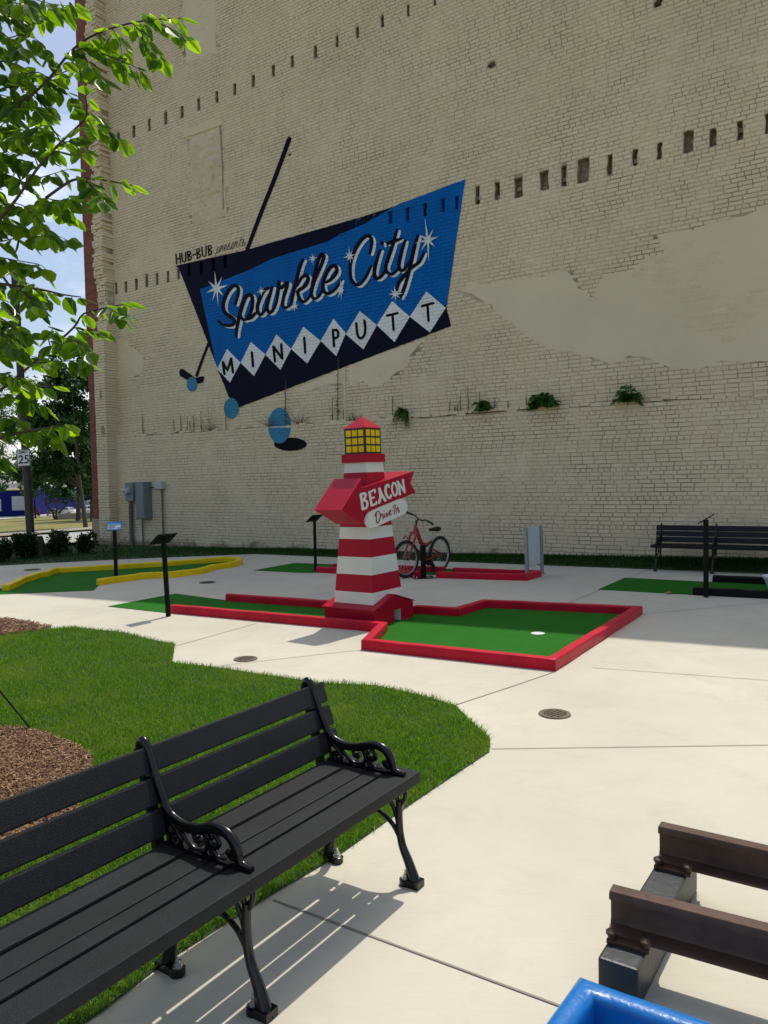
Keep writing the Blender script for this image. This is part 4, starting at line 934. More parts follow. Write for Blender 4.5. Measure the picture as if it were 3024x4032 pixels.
# tower bands
wbot, wtop, zb, zt_ = .278, .152, .16, 1.79
hwz = lambda z: wbot+(wtop-wbot)*(z-.23)/(zt_-.23)
zs = [zb, .355, .548, .742, .94, 1.072, 1.678, 1.79]
for i, (a, b) in enumerate(zip(zs[:-1], zs[1:])):
    mb = MB(); mb.loft([sq(hwz(a), a), sq(hwz(b), b)], True, True); o = mb.build('tower_band', M['ltred'] if i % 2 else M['ltwhite'], lh); o['label'] = 'red tower band' if i % 2 else 'white tower band'
mb = MB(); mb.loft([sq(.176, 1.79), sq(.176, 1.885)], True, True); mb.build('gallery', M['ltred'], lh, bevel=.003)
lan = MB(); lan.loft([sq(.146, 1.885), sq(.146, 2.175)], True, True); lan = lan.build('lantern', M['ltblack'], lh)
for f in range(4):
    for r in range(3):
        for c in range(3):
            a0, a1 = -.127+.088*c, -.127+.088*c+.070; z0 = 1.905+.089*r; z1 = z0+.068; y = -.1475
            pts = [(a0, z0), (a1, z0), (a1, z1), (a0, z1)]; mb = MB()
            ro = [lambda a, b: (a, b), lambda a, b: (b, a), lambda a, b: (a, -b), lambda a, b: (-b, a)][f]
            mb.prism([lp(*ro(a, y), z) for a, z in pts], (LT.to_3x3() @ (dR*ro(0, -.004)[0]+dL*ro(0, -.004)[1])))
            mb.build('pane', M['ltyellow'], lan)
mb = MB(); s4 = sq(.156, 2.175); ap = lp(0, 0, 2.315); mb.add(s4+[ap]+[p+Vector((0, 0, -.006)) for p in s4], [(0, 1, 4), (1, 2, 4), (2, 3, 4), (3, 0, 4), (8, 7, 6, 5), (5, 6, 1, 0), (6, 7, 2, 1), (7, 8, 3, 2), (8, 5, 0, 3)]); mb.build('lantern_roof', M['ltred'], lh)
# arrow sign: thick box arrow, face parallel to the tower's right-hand face
SP = ctr+nR*.245+Vector((0, 0, 1.2))
sp = lambda x, y, o=0.0: onplane(x, y, SP+nR*o, nR)
arrow = [(1422, 1884), (1345, 2009), (1432, 2066), (1433, 2024), (1455, 2016), (1637, 1939), (1617, 1903), (1630, 1855), (1525, 1890), (1425, 1921)]
mb = MB(); mb.prism([sp(*p) for p in arrow], -nR*.385); arr = mb.build('arrow_sign', M['ltred'], lh)
mb = MB(); mb.prism([sp(1432, 2022), sp(1640, 1936), sp(1560, 2000), sp(1440, 2060)], -nR*.03)
k5 = lambda x, y: (1380+x*.1808, 1840+y*.1808)
pl = [(400, 1010), (355, 1085), (340, 1160), (355, 1240), (400, 1298), (450, 1324), (500, 1322), (840, 1170), (1140, 1035), (1200, 992), (1235, 925), (1243, 850), (1225, 772), (1185, 712), (1130, 686), (1080, 697), (760, 825), (470, 955)]
mb = MB(); mb.prism([sp(*k5(*p), .03) for p in [tuple(q) for q in catmull(pl, 3, True)]], -nR*.028); plq = mb.build('plaque', M['ltwhite'], lh)
def sign_letters(name, strokes, mt, o0, parent):
    mb = MB()
    for i, (pts, wd) in enumerate(strokes):
        rb = ribbon2(pts, wd, smooth=len(pts) > 3); oo = o0+.0006*i; vs = []
        for j, (a, b, p, t, wv) in enumerate(rb): vs += [sp(*k5(*a), oo+.00004*j), sp(*k5(*b), oo+.00004*j)]
        fs = [(2*j, 2*j+1, 2*j+3, 2*j+2) for j in range(len(rb)-1)]
        for jj, sg in ((0, -1), (len(rb)-1, 1)):
            a, b, p, t, wv = rb[jj]; nrm = (a-b)/max(np.linalg.norm(a-b), 1e-9); base = len(vs)
            for q in range(1, 5): th_ = math.pi*q/5; vs.append(sp(*k5(*(p+nrm*math.cos(th_)*wv/2+t*sg*math.sin(th_)*wv/2)), oo+.00004*jj))
            fs.append((2*jj,)+tuple(range(base, base+4))+(2*jj+1,))
        mb.add(vs, fs)
    mb.keepn = True; o = mb.build(name, mt, parent); bm = bmesh.new(); bm.from_mesh(o.data)
    for f in bm.faces:
        f.normal_update()
        if f.normal.dot(nR) < 0: f.normal_flip()
    bm.to_mesh(o.data); bm.free(); return o
W5 = 50
beacon = [[([(222, 600), (250, 760), (268, 905)], [56, 52, 60]), ([(225, 590), (300, 570), (330, 590), (318, 660), (270, 715)], 52), ([(270, 715), (345, 735), (368, 800), (345, 880), (262, 912)], 52)],
          [([(415, 560), (440, 700), (462, 825)], [56, 52, 56]), ([(405, 545), (470, 515), (530, 490), (530, 555)], [46, 40, 40, 34]), ([(440, 685), (500, 660), (515, 655)], 40), ([(455, 832), (520, 810), (565, 790), (560, 745)], [46, 44, 42, 34])],
          [([(625, 768), (652, 640), (628, 465)], [60, 50, 48]), ([(628, 462), (690, 600), (755, 720)], [50, 50, 62]), ([(645, 672), (705, 645)], 40)],
          [([(835, 430), (825, 385), (785, 395), (765, 450), (770, 560), (815, 650), (855, 668), (880, 630), (878, 600)], [40, 48, 50, 52, 54, 52, 50, 46, 40])],
          [([(930, 345), (905, 420), (912, 520), (955, 610), (995, 600), (1015, 520), (1005, 420), (965, 345), (930, 345)], 42)],
          [([(1075, 590), (1065, 450), (1030, 310)], [52, 40, 48]), ([(1028, 315), (1110, 430), (1180, 540)], 46), ([(1180, 545), (1160, 400), (1140, 275)], [44, 40, 52])]]
for s_ in beacon: sign_letters('sign_letter', s_, M['letterwhite'], .004, arr)
W6 = 15
drive = [[([(540, 1060), (560, 990), (600, 960), (640, 985), (655, 1060), (630, 1160), (590, 1215), (572, 1170), (565, 1080), (570, 1010)], [22, 22, 20, 18, 18, 20, 22, 18, 14, 14])], [([(668, 1080), (682, 1010), (700, 1020), (712, 1060), (722, 1125)], [18, 14, 16, 16, 16])], [([(725, 1120), (738, 1000), (740, 1070), (758, 1092)], 14), ([(734, 945), (737, 960)], 14)], [([(770, 1080), (788, 985), (802, 1080), (832, 985), (840, 1000)], 14)],
         [([(845, 1030), (870, 980), (878, 925), (852, 960), (850, 1020), (872, 1045), (905, 1000)], 14)], [([(908, 950), (932, 940)], 15)], [([(930, 880), (945, 830), (972, 818), (978, 870), (965, 950), (962, 1025)], [16, 16, 18, 18, 16, 14])], [([(1000, 1000), (1008, 890), (1010, 940), (1038, 860), (1048, 960), (1062, 985), (1075, 940)], 14)]]
for s_ in drive: sign_letters('plaque_letter', s_, M['letterred'], .034, plq)

# ------------------------------------------------------------------ sign stands
def stand(base, h, label, top_c, wdir, tau, face=None, wd=.27, dp=.20, lean=0.0):
    e = thing('sign_stand', label, 'sign', base, group='sign stands beside the lanes'); b = Vector(base)
    top = b+Vector((lean, 0, h))
    mb = MB(); mb.loft([[q+Vector((x*.025, y*.025, 0)) for x, y in ((-1, -1), (1, -1), (1, 1), (-1, 1))] for q in (b, top)]); mb.build('post', M['postblack'], e, bevel=.004)
    wv = Vector((math.cos(wdir), math.sin(wdir), 0)); dv = Vector((-math.sin(wdir)*math.cos(tau), math.cos(wdir)*math.cos(tau), math.sin(tau)))
    nv = wv.cross(dv).normalized(); c = top+Vector((0, 0, .012))
    q = [c+wv*x*wd/2+dv*y*dp/2 for x, y in ((-1, -1), (1, -1), (1, 1), (-1, 1))]
    mb = MB(); mb.prism(q, nv*.01); plate = mb.build('plate', M['postblack'] if not face else M['signblue'], e)
    if face:
        u_ = lambda x, y, o: c+wv*x*wd/2+dv*y*dp/2+nv*(.011+o)
        mb = MB(); mb.prism([u_(-.86, -.75, 0), (u_(.86, -.75, 0)), u_(.86, .25, 0), u_(-.86, .25, 0)], nv*.001); mb.build('paper', M['signwhite'], plate)
        mb = MB(); mb.prism([u_(-.86, .32, 0), (u_(.86, .32, 0)), u_(.86, .62, 0), u_(-.86, .62, 0)], nv*.001); o = mb.build('header', mat('placard_light_blue', (.12, .42, .75), .4, bump=0), plate)
        for y_, x0, x1 in ((-.05, -.75, .25), (-.22, -.75, .1), (-.38, -.75, .3), (-.54, -.75, .05), (.12, -.75, .4)):
            mb = MB(); mb.prism([u_(x0, y_-.05, .0012), u_(x1, y_-.05, .0012), u_(x1, y_+.05, .0012), u_(x0, y_+.05, .0012)], nv*.0005); mb.build('text_line', M['signgrey'], plate)
        mb = MB(); mb.prism([u_(.45, -.62, .0012), u_(.8, -.68, .0012), u_(.62, -.3, .0012)], nv*.0005); mb.build('emblem', M['signblack'], plate)
    return e
stand(G(663, 2427), .93, 'black sign stand beside the left end of the red lane', None, rad(57), rad(180-37), dp=.20, wd=.30, lean=-.03)
stand(G(458, 2290), .90, 'black stand with a blue and white instruction placard beside the yellow lane', None, rad(4), rad(52), face=True, wd=.24, dp=.17)
stand(G(1243, 2250), .93, 'black sign stand just left of the lighthouse near the wall', None, rad(57), rad(180-37), dp=.20, wd=.30)
stand(G(2780, 2352), 1.0, 'tall black sign stand in front of the far bench', None, rad(65), rad(180-32), wd=.26, dp=.22)
# board between galvanised posts
pa, pb = G(2077, 2275), G(2135, 2260)
e = thing('notice_board', 'pale grey board held between two galvanised steel posts', 'board', (pa+pb)/2); dv = (pb-pa).normalized()
for p in (pa, pb):
    mb = MB(); mb.loft([[q+dv*x*.025+Vector((-dv.y, dv.x, 0))*y*.025 for x, y in ((-1, -1), (1, -1), (1, 1), (-1, 1))] for q in (p, p+Vector((-.02, 0, .80)))]); mb.build('post', M['galv'], e, bevel=.005)
    mb = MB(); mb.box(p+Vector((0, 0, .004)), (.11, .11, .008)); mb.build('foot_plate', M['galv'], e)
mb = MB(); a = pa+dv*.025+Vector((-.016, 0, .17)); b = pb-dv*.025+Vector((-.016, 0, .17)); mb.prism([a, b, b+Vector((-.012, 0, .62)), a+Vector((-.012, 0, .62))], Vector((-dv.y, dv.x, 0))*.012); mb.build('panel', M['panelgrey'], e)

# ------------------------------------------------------------------ the bicycle on its stand
b0 = G(1600, 2276); bd = Vector((.62, .785, 0)).normalized(); bn = Vector((bd.y, -bd.x, 0))   # bn points to the camera's right/near side
kb = lambda x, y: (1560+x*.1447, 1980+y*.1447)
bp = lambda x, y, o=0: onplane(*kb(x, y), b0+bn*o, bn)
bike = thing('bicycle', 'faded red mountain bicycle with black saddle mounted behind the lighthouse', 'bicycle', b0)
def wheel(c, ax, r):
    a = Vector((ax.y, -ax.x, 0)).normalized()*1.0; u1 = Vector((-ax.y, ax.x, 0)).normalized(); u2 = Vector((0, 0, 1))
    ring = lambda rr, n=48, o=0: [c+(u1*math.cos(2*math.pi*i/n)+u2*math.sin(2*math.pi*i/n))*rr+ax*o for i in range(n)]
    mb = MB(); mb.tube(ring(r-.024), .024, 10, True)
    for i in range(64):                                     # knobbly tread
        t = 2*math.pi*i/64; d_ = u1*math.cos(t)+u2*math.sin(t); q = c+d_*(r-.002)+ax*(.012 if i % 2 else -.012)
        mb.box(q, (.012, .012, .012))
    ty = mb.build('wheel', M['tyre'], bike, 50)
    mb = MB(); mb.tube(ring(r-.055), .011, 6, True, flat=1.3); mb.build('rim', M['rim'], ty, 50)
    mb = MB(); mb.tube([c-ax*.05, c+ax*.05], .02, 10); mb.build('hub', M['castblack'], ty, 40)
    mb = MB()
    for i in range(28):
        t = 2*math.pi*i/28; d_ = u1*math.cos(t)+u2*math.sin(t); mb.tube([c+ax*(.03 if i % 2 else -.03), c+d_*(r-.06)], .0016, 4)
    o = mb.build('spokes', M['spoke'], ty); return ty
RW = .305
fx = bn.copy(); fw_c = b0+Vector((0, 0, RW)); rw_c = b0+bd*.97+Vector((0, 0, RW))
tr = Matrix.Rotation(rad(-6), 3, 'Z'); wheel(fw_c, tr @ bn, RW); wheel(rw_c, bn, RW)
hub_f = bp(330, 1510); rel = lambda p: p
fr = MB(); mainb = [tuple(q) for q in catmull([(545, 700), (585, 830), (640, 990), (690, 1100), (775, 1160), (850, 1130), (960, 1040)], 5)]
fr.tube([bp(*p) for p in mainb], [.040, .042, .044, .046, .042, .034, .024], 10, flat=.55, up=bn)
fr.tube([bp(530, 615), bp(485, 810)], .026, 10); fr.tube([bp(740, 1150), bp(760, 1330), bp(800, 1560)], [.036, .03, .03], 8)
frame = fr.build('frame', M['bikered'], bike, 50)
mb = MB()
for o in (-.05, .05): mb.tube([bp(985, 1250, o), bp(1070, 1300, o), rw_c+bn*o*1.2], .013, 8); mb.tube([bp(800, 1560, o), rw_c+bn*o*1.2], .013, 8)
mb.build('rear_swingarm', M['bikered'], frame, 50)
mb = MB(); mb.tube([bp(940, 1210), bp(880, 1380), bp(865, 1560)], [.022, .018, .014], 8); mb.build('shock', M['castblack'], frame, 50)
mb = MB(); ck = bp(480, 815)
for o in (-.055, .055): mb.tube([ck+bn*o, fw_c+(tr @ bn)*o], [.02, .021, .016], 8)
mb.tube([ck-bn*.06, ck+bn*.06], .022, 8); mb.tube([fw_c+bn*.05+Vector((0, 0, .33)), fw_c+Vector((0, 0, .375)), fw_c-bn*.05+Vector((0, 0, .33))], .012, 8); mb.build('fork', M['bikered'], bike, 50)
mb = MB(); mb.tube([bp(1000, 805), bp(950, 1030)], .015, 8); mb.build('seat_post', M['rim'], bike, 50)
sc_ = bp(1000, 770); mb = MB(); secs = []
for t, wv, hh in ((-.13, .012, .02), (-.08, .022, .028), (0, .035, .032), (.07, .06, .042), (.12, .075, .046), (.15, .06, .03)):
    c = sc_+bd*(t+.02)+Vector((0, 0, .03-.10*max(0, t-.02)*0)); secs.append([c+bn*wv*math.cos(2*math.pi*k/10)+Vector((0, 0, hh*math.sin(2*math.pi*k/10))) for k in range(10)])
mb.loft(secs); mb.build('saddle', M['castblack'], bike, 50)
hp0 = bp(550, 600); hn = bd
kh = lambda x, y: onplane(*kb(x, y), hp0+hn*.03, hn)
mb = MB(); mb.tube([bp(540, 615), bp(552, 480), kh(625, 450)], .017, 8); mb.build('stem', M['castblack'], bike, 50)
mb = MB(); mb.tube([tuple(q) for q in catmull([kh(450, 318), kh(540, 365), kh(600, 440), kh(640, 455), kh(700, 478), kh(790, 468), kh(850, 492)], 4)], .0125, 8); hbar = mb.build('handlebar', M['castblack'], bike, 50)
for a, b in (((262, 246), (455, 320)), ((845, 490), (1005, 582))): mb = MB(); mb.tube([kh(*a), kh(*b)], .018, 8); mb.build('grip', M['tyre'], hbar, 50)
mb = MB(); bbk = bp(830, 1570); mb.tube([bbk-bn*.07, bbk+bn*.07], .02, 10)
for sg, dy in ((1, 1), (-1, -1)): q = bbk+bn*.07*sg; q2 = q+(bd*.03+Vector((0, 0, -.16)))*dy; mb.tube([q, q2], .012, 6); mb.box(q2+bn*.05*sg, (.09, .08, .022))
mb.lathe([(.085, -.004), (.085, .004)], bbk+bn*.04, 24, Matrix.Rotation(math.atan2(bn.y, bn.x), 4, 'Z') @ Matrix.Rotation(rad(90), 4, 'Y')); mb.build('crankset', M['castblack'], bike)
pbx = G(*kb(745, 2040)); e = thing('bicycle_stand', 'square black post on a bolted base plate under the red bicycle', 'stand', pbx)
mb = MB(); mb.box(pbx+Vector((0, 0, .27)), (.065, .065, .52), Matrix.Rotation(rad(50), 4, 'Z')); mb.build('post', M['postblack'], e, bevel=.006)
mb = MB(); mb.box(pbx+Vector((0, 0, .007)), (.36, .30, .010), Matrix.Rotation(rad(12), 4, 'Z')); pt = mb.build('base_plate', M['castblack'], e)
for x in (-.14, .14):
    for y in (-.11, .11): mb = MB(); mb.lathe([(.014, .012), (.014, .03), (.007, .03), (.007, .042)], pbx+Matrix.Rotation(rad(12), 3, 'Z') @ Vector((x, y, 0)), 8); mb.build('bolt', M['steel'], pt)

# ------------------------------------------------------------------ benches (local: x along, +y to the back, origin on the ground at the middle frame's front foot)
XA = .862
def arc2(c, r, a0, a1, n=10, k=1.0): return [(c[0]+(r+(k-1)*r*i/n)*math.cos(rad(a0+(a1-a0)*i/n)), c[1]+(r+(k-1)*r*i/n)*math.sin(rad(a0+(a1-a0)*i/n))) for i in range(n+1)]
def bench(loc, rz, label):
    e = thing('park_bench', label, 'bench', loc, rz, group='black park benches'); B = lambda mb, nm, mt, par=e, sm=None, bv=0: mb.build(nm, mt, par, sm, bv, 2, world=False)
    Ls = 2*XA+.16
    for y0, y1, z0, z1, ext in ((.020, .128, .384, .430, 0), (.140, .204, .398, .430, 0), (.212, .306, .396, .428, 0), (.320, .425, .398, .430, 0)):
        mb = MB(); mb.box((0, (y0+y1)/2, (z0+z1)/2), (Ls, y1-y0, z1-z0)); B(mb, 'seat_slat', M['board'], bv=.006)
    bdir = Vector((0, .095, .28)).normalized()
    for i in range(3):
        c = Vector((0, .437, .497))+bdir*(.1*i); mb = MB(); ang = math.atan2(bdir.y, bdir.z)
        mb.box(c, (Ls-.01, .030, .086), Matrix.Rotation(-ang, 4, 'X')); B(mb, 'back_slat', M['board'], bv=.006)
    for x in (-XA, 0, XA):
        fr = MB(); P3 = lambda pts, o=0: [Vector((x+o, y, z)) for y, z in pts]
        # iron back upright, running behind the slats, with its hooked head
        web = [(.462, .38), (.470, .44), (.490, .53), (.515, .62), (.541, .72)]
        fr.loft([[Vector((x+a*.017, y+b*.012, z)) for a, b in ((-1, -1), (1, -1), (1, 1), (-1, 1))] for y, z in web])
        frame = B(fr, 'end_frame', M['castblack'], sm=40)
        arm = [tuple(q) for q in catmull([(.545, .715), (.533, .745), (.512, .738), (.490, .69), (.456, .61), (.412, .535), (.364, .511), (.317, .503), (.266, .509), (.209, .526), (.168, .531), (.132, .518), (.108, .488), (.098, .453), (.080, .440), (.045, .436)], 4)]
        mb = MB(); mb.tube(P3(arm), [.017, .018, .018, .018, .018, .018, .018, .019, .016, .014], 10, flat=.8, up=(1, 0, 0)); B(mb, 'armrest', M['castblack'], frame, 60)
        mb = MB(); mb.loft([[Vector((x+a*.013, y+b*.006, z)) for a, b in ((-1, -1), (1, -1), (1, 1), (-1, 1))] for y, z in ((.40, .432), (.405, .48), (.415, .53), (.45, .60), (.47, .65))])
        mb.loft([[Vector((x+a*.016, y, .432+b*.008)) for a, b in ((-1, -1), (1, -1), (1, 1), (-1, 1))] for y in (.08, .42)]); B(mb, 'arm_web', M['castblack'], frame)
        scr = [[(.405, .505), (.372, .480), (.352, .452), (.372, .438), (.392, .448), (.388, .464), (.375, .462)], [(.375, .500), (.330, .462), (.285, .437), (.245, .445), (.232, .470), (.245, .498), (.272, .505), (.292, .490), (.286, .470), (.270, .472)],
               [(.240, .505), (.216, .478), (.206, .455), (.185, .438), (.155, .436)], [(.205, .510), (.190, .500), (.180, .484), (.188, .470), (.200, .474)], [(.105, .470), (.120, .452), (.138, .458), (.136, .470)], [(.210, .440), (.222, .470), (.216, .500)]]
        mb = MB()
        for q in scr: mb.tube(P3([tuple(v) for v in catmull(q, 5)]), [.009, .009, .009, .008, .010], 8, flat=.8, up=(1, 0, 0))
        for y, z in ((.268, .474), (.375, .463), (.196, .474), (.135, .469), (.345, .492)): mb.lathe([(.001, -.012), (.013, -.008), (.013, .008), (.001, .012)], (x, y, z), 10, Matrix.Rotation(rad(90), 4, 'Y'))
        B(mb, 'scroll', M['castblack'], frame, 60)
        mb = MB(); fl = [tuple(q) for q in catmull([(.070, .330), (.075, .27), (.072, .20), (.060, .145), (.036, .095), (.014, .04), (.0, .0)], 5)]
        mb.tube(P3(fl), [.014, .0145, .015, .016, .018, .021, .024], 10, flat=1.05, up=(1, 0, 0)); mb.tube(P3([tuple(q) for q in catmull([(.070, .31), (.045, .345), (.048, .385), (.072, .388), (.085, .36), (.078, .325)], 4, True)]), .010, 8, True)
        mb.box((x, .004, .014), (.052, .05, .028)); B(mb, 'front_leg', M['castblack'], frame, 50)
        mb = MB()
        for q in ([(.066, .165), (.105, .225), (.165, .262), (.22, .272), (.26, .30), (.275, .34)], [(.073, .215), (.095, .285), (.13, .345), (.145, .385)], [(.275, .335), (.262, .365), (.24, .355), (.25, .338)], [(.27, .33), (.33, .30), (.395, .29)]): mb.tube(P3([tuple(v) for v in catmull(q, 5)]), [.010, .009, .008], 8, up=(1, 0, 0))
        mb.lathe([(.001, -.014), (.018, -.008), (.018, .008), (.001, .014)], (x, .10, .365), 10, Matrix.Rotation(rad(90), 4, 'Y')); B(mb, 'brace', M['castblack'], frame, 50)
        mb = MB(); rl = [tuple(q) for q in catmull([(.455, .40), (.435, .34), (.412, .27), (.405, .20), (.415, .11), (.430, .04), (.438, .0)], 5)]
        mb.tube(P3(rl), [.017, .017, .017, .018, .021, .025, .028], 10, flat=.9, up=(1, 0, 0)); mb.box((x, .436, .014), (.052, .07, .028)); B(mb, 'rear_leg', M['castblack'], frame, 50)
        for y in (.046, .385):
            mb = MB(); mb.lathe([(.026, 0), (.026, .022), (.020, .026), (.020, .026)], (x-.005, y, 0), 16); B(mb, 'foot_lug', M['castblack'], frame, 40)
            mb = MB(); mb.lathe([(.018, .026), (.018, .030), (.011, .030), (.011, .042), (.006, .042), (.006, .058)], (x-.005, y, 0), 8); B(mb, 'anchor_bolt', M['steel'], frame)
    return e
Rb = G(1640, 3492); Mb_ = G(1055, 4003); xd_ = (Rb-Mb_).normalized()
bench(Rb-xd_*XA, math.atan2(xd_.y, xd_.x), 'black slatted bench with scrolled iron arms in the foreground on the lawn edge')
fb0 = G(2580, 2250); fb1 = G(2813, 2260); xf = (fb1-fb0).normalized()
bench(fb0+xf*XA, math.atan2(xf.y, xf.x), 'black slatted bench standing in the shade against the brick wall at right')

# ------------------------------------------------------------------ a length of railway track
zt2 = .13
t0, t1 = G(2353, 3768, zt2), G(2511, 3821, zt2); t2 = G(2718, 3428, zt2)
tw = (t1-t0); td = (t2-t1).normalized(); tnn = Vector((td.y, -td.x, 0)); wdt = tw.dot(tnn)
tl = .80
tk = thing('railway_track', 'rusty steel rails spiked to a black painted wooden tie', 'railway track', t0)
mb = MB(); a = Vector((t1.x, t1.y, 0))-tnn*wdt; mb.prism([a, a+tnn*wdt, a+tnn*wdt+td*tl, a+td*tl], (0, 0, zt2)); mb.build('tie', M['tie'], tk, bevel=.008)
a2 = a+tnn*1.95; mb = MB(); mb.prism([a2, a2+tnn*wdt, a2+tnn*wdt+td*tl, a2+td*tl], (0, 0, zt2)); mb.build('tie', M['tie'], tk, bevel=.008)
RS = .92
prof = [(y*.9, z*RS) for y, z in [(-.062, 0), (.062, 0), (.062, .010), (.014, .022), (.008, .034), (.008, .098), (.020, .104), (.032, .110), (.033, .130), (.026, .138), (-.026, .138), (-.033, .130), (-.032, .110), (-.020, .104), (-.008, .098), (-.008, .034), (-.014, .022), (-.062, .010)]]
for pxa, pxb in (((2432, 3500), (3024, 3650)), ((2620, 3248), (3024, 3339))):
    zr = zt2+.012+.138*RS; a = G(*pxa, zr); b = G(*pxb, zr); rd = (b-a).normalized(); rn = Vector((-rd.y, rd.x, 0)); a = Vector((a.x, a.y, zt2+.012))-rd*.02; L_ = 2.3
    n_ = 14; mb = MB(); mb.loft([[a+rd*(L_*i/n_)+rn*y+Vector((0, 0, z)) for y, z in prof] for i in range(n_+1)]); rl_ = mb.build('rail', M['rail'], tk, 45, bevel=0)
    s0 = a.dot(rd); cx = (Vector((t1.x, t1.y, 0))-tnn*wdt/2); k = (a-Vector((cx.x, cx.y, 0))); 
    # where the rail crosses the tie's centre line
    den = rd.x*td.y-rd.y*td.x; q = cx-a; tt = (q.x*td.y-q.y*td.x)/den; pc = a+rd*max(tt+.0, .062)
    mb = MB(); ang = math.atan2(rd.y, rd.x); mb.box((pc.x, pc.y, zt2+.006), (.13, .165, .012), Matrix.Rotation(ang, 4, 'Z')); tp = mb.build('tie_plate', M['rail'], tk, bevel=.002)
    for x in (-.052, .052):
        for y in (-.066, .066):
            c = Vector((pc.x, pc.y, 0))+rd*x+rn*y; mb = MB(); mb.lathe([(.012, zt2+.012), (.013, zt2+.022), (.018, zt2+.026), (.018, zt2+.034), (.010, zt2+.040), (.001, zt2+.042)], (c.x, c.y, 0), 12); mb.build('spike', M['rail'], tp, 40)

# ------------------------------------------------------------------ drains in the slab
def drain(px, r, label, bars=True):
    c = G(*px); e = thing('floor_drain', label, 'drain', c, group='round drains in the slab')
    holes = []
    if bars:
        ang = rad(35); k = r*2/5.0
        for i in range(-2, 3):
            for j in range(-2, 3):
                x, y = i*k*.78, j*k*.78
                if math.hypot(x, y) < r*.74: holes.append([(c.x+math.cos(ang)*(x+a)-math.sin(ang)*(y+b), c.y+math.sin(ang)*(x+a)+math.cos(ang)*(y+b)) for a, b in ((-k*.29, -k*.29), (k*.29, -k*.29), (k*.29, k*.29), (-k*.29, k*.29))])
    V_, Ff = polytri([(c.x+r*math.cos(2*math.pi*i/40), c.y+r*math.sin(2*math.pi*i/40)) for i in range(40)], holes)
    mb = MB(); mb.add([(x, y, .008) for x, y in V_], Ff); mb.lathe([(r, .004), (r, .009), (r*1.06, .009), (r*1.10, .003)], (c.x, c.y, 0), 40, caps=False); mb.build('grate', M['iron'], e)
    mb = MB(); mb.disc((c.x, c.y, .0045), r*.98, 32); o = mb.build('drain_dark_disc', M['dark'], e); flip_up(o)  # flat black disc on the slab, painted as the dark below the grate
    return e
drain((2184, 2813), .098, 'round rusty drain grate in the sunlit slab beside the lawn point')
drain((967, 2596), .098, 'round drain grate in the sunlit slab between the lawn and the red kerb')
drain((817, 2294), .12, 'round drain in the shaded slab between the yellow and red lanes')
drain((127, 2244), .14, 'round drain in the shaded slab behind the yellow lane')
#@@PART4@@
# ------------------------------------------------------------------ leaves
def leaf_template(serr=True):
    xs = [0, .10, .25, .42, .60, .78, .90, 1.0]; ws = [.0, .17, .27, .29, .245, .155, .07, 0]
    mid = [(x, 0, -.10*math.sin(x*2.2)) for x in xs]; Lf_ = [(x+(.02 if serr and i % 2 else 0), w_*(1.06 if serr and i % 2 else .97), .10*w_/.29*.55-.10*math.sin(x*2.2)) for i, (x, w_) in enumerate(zip(xs, ws))]
    Rt = [(x, -y, z) for x, y, z in Lf_]; n_ = len(xs); V_ = mid+Lf_[1:-1]+Rt[1:-1]; F_ = []
    l = lambda i: 0 if i == 0 else (n_-1 if i == n_-1 else n_+i-1); r = lambda i: 0 if i == 0 else (n_-1 if i == n_-1 else 2*n_-2+i-1)
    for i in range(n_-1):
        for fn in (l, r):
            q = [i, i+1, fn(i+1), fn(i)]; q = [a for k, a in enumerate(q) if a not in q[:k]]
            if len(q) == 3: F_.append(q)
            else: F_ += [[q[0], q[1], q[2]], [q[0], q[2], q[3]]]
    return np.array(V_), np.array(F_)
LTV, LTF = leaf_template()
def leaves_mesh(name, pos, axis, nrm, size, mt, parent=None, T=(LTV, LTF), width=1.0, smooth=True):
    pos = np.asarray(pos, float); ax = np.asarray(axis, float); ax /= np.linalg.norm(ax, axis=1)[:, None]
    nz = np.asarray(nrm, float); nz = nz-ax*(nz*ax).sum(1)[:, None]; nz /= np.maximum(np.linalg.norm(nz, axis=1), 1e-6)[:, None]; yv = np.cross(nz, ax)
    TV, TF = T; size = np.asarray(size)[:, None, None]
    curl = rng.uniform(.2, 2.2, len(pos))[:, None, None]
    V_ = pos[:, None, :]+size*(TV[None, :, 0:1]*ax[:, None, :]+TV[None, :, 1:2]*width*yv[:, None, :]+TV[None, :, 2:3]*curl*nz[:, None, :])
    F_ = (TF[None]+(np.arange(len(pos))*len(TV))[:, None, None]).reshape(-1, 3)
    V_ = V_.reshape(-1, 3)
    if parent is not None and parent.name in INV:
        Mi = np.array(INV[parent.name]); V_ = V_@Mi[:3, :3].T+Mi[:3, 3]
    return fastmesh(name, V_, F_, mt, parent, smooth)
CARD = (np.array([(0, 0, 0), (.5, .34, .05), (1, 0, -.12), (.5, -.34, .05)]), np.array([(0, 1, 2), (0, 2, 3)]))

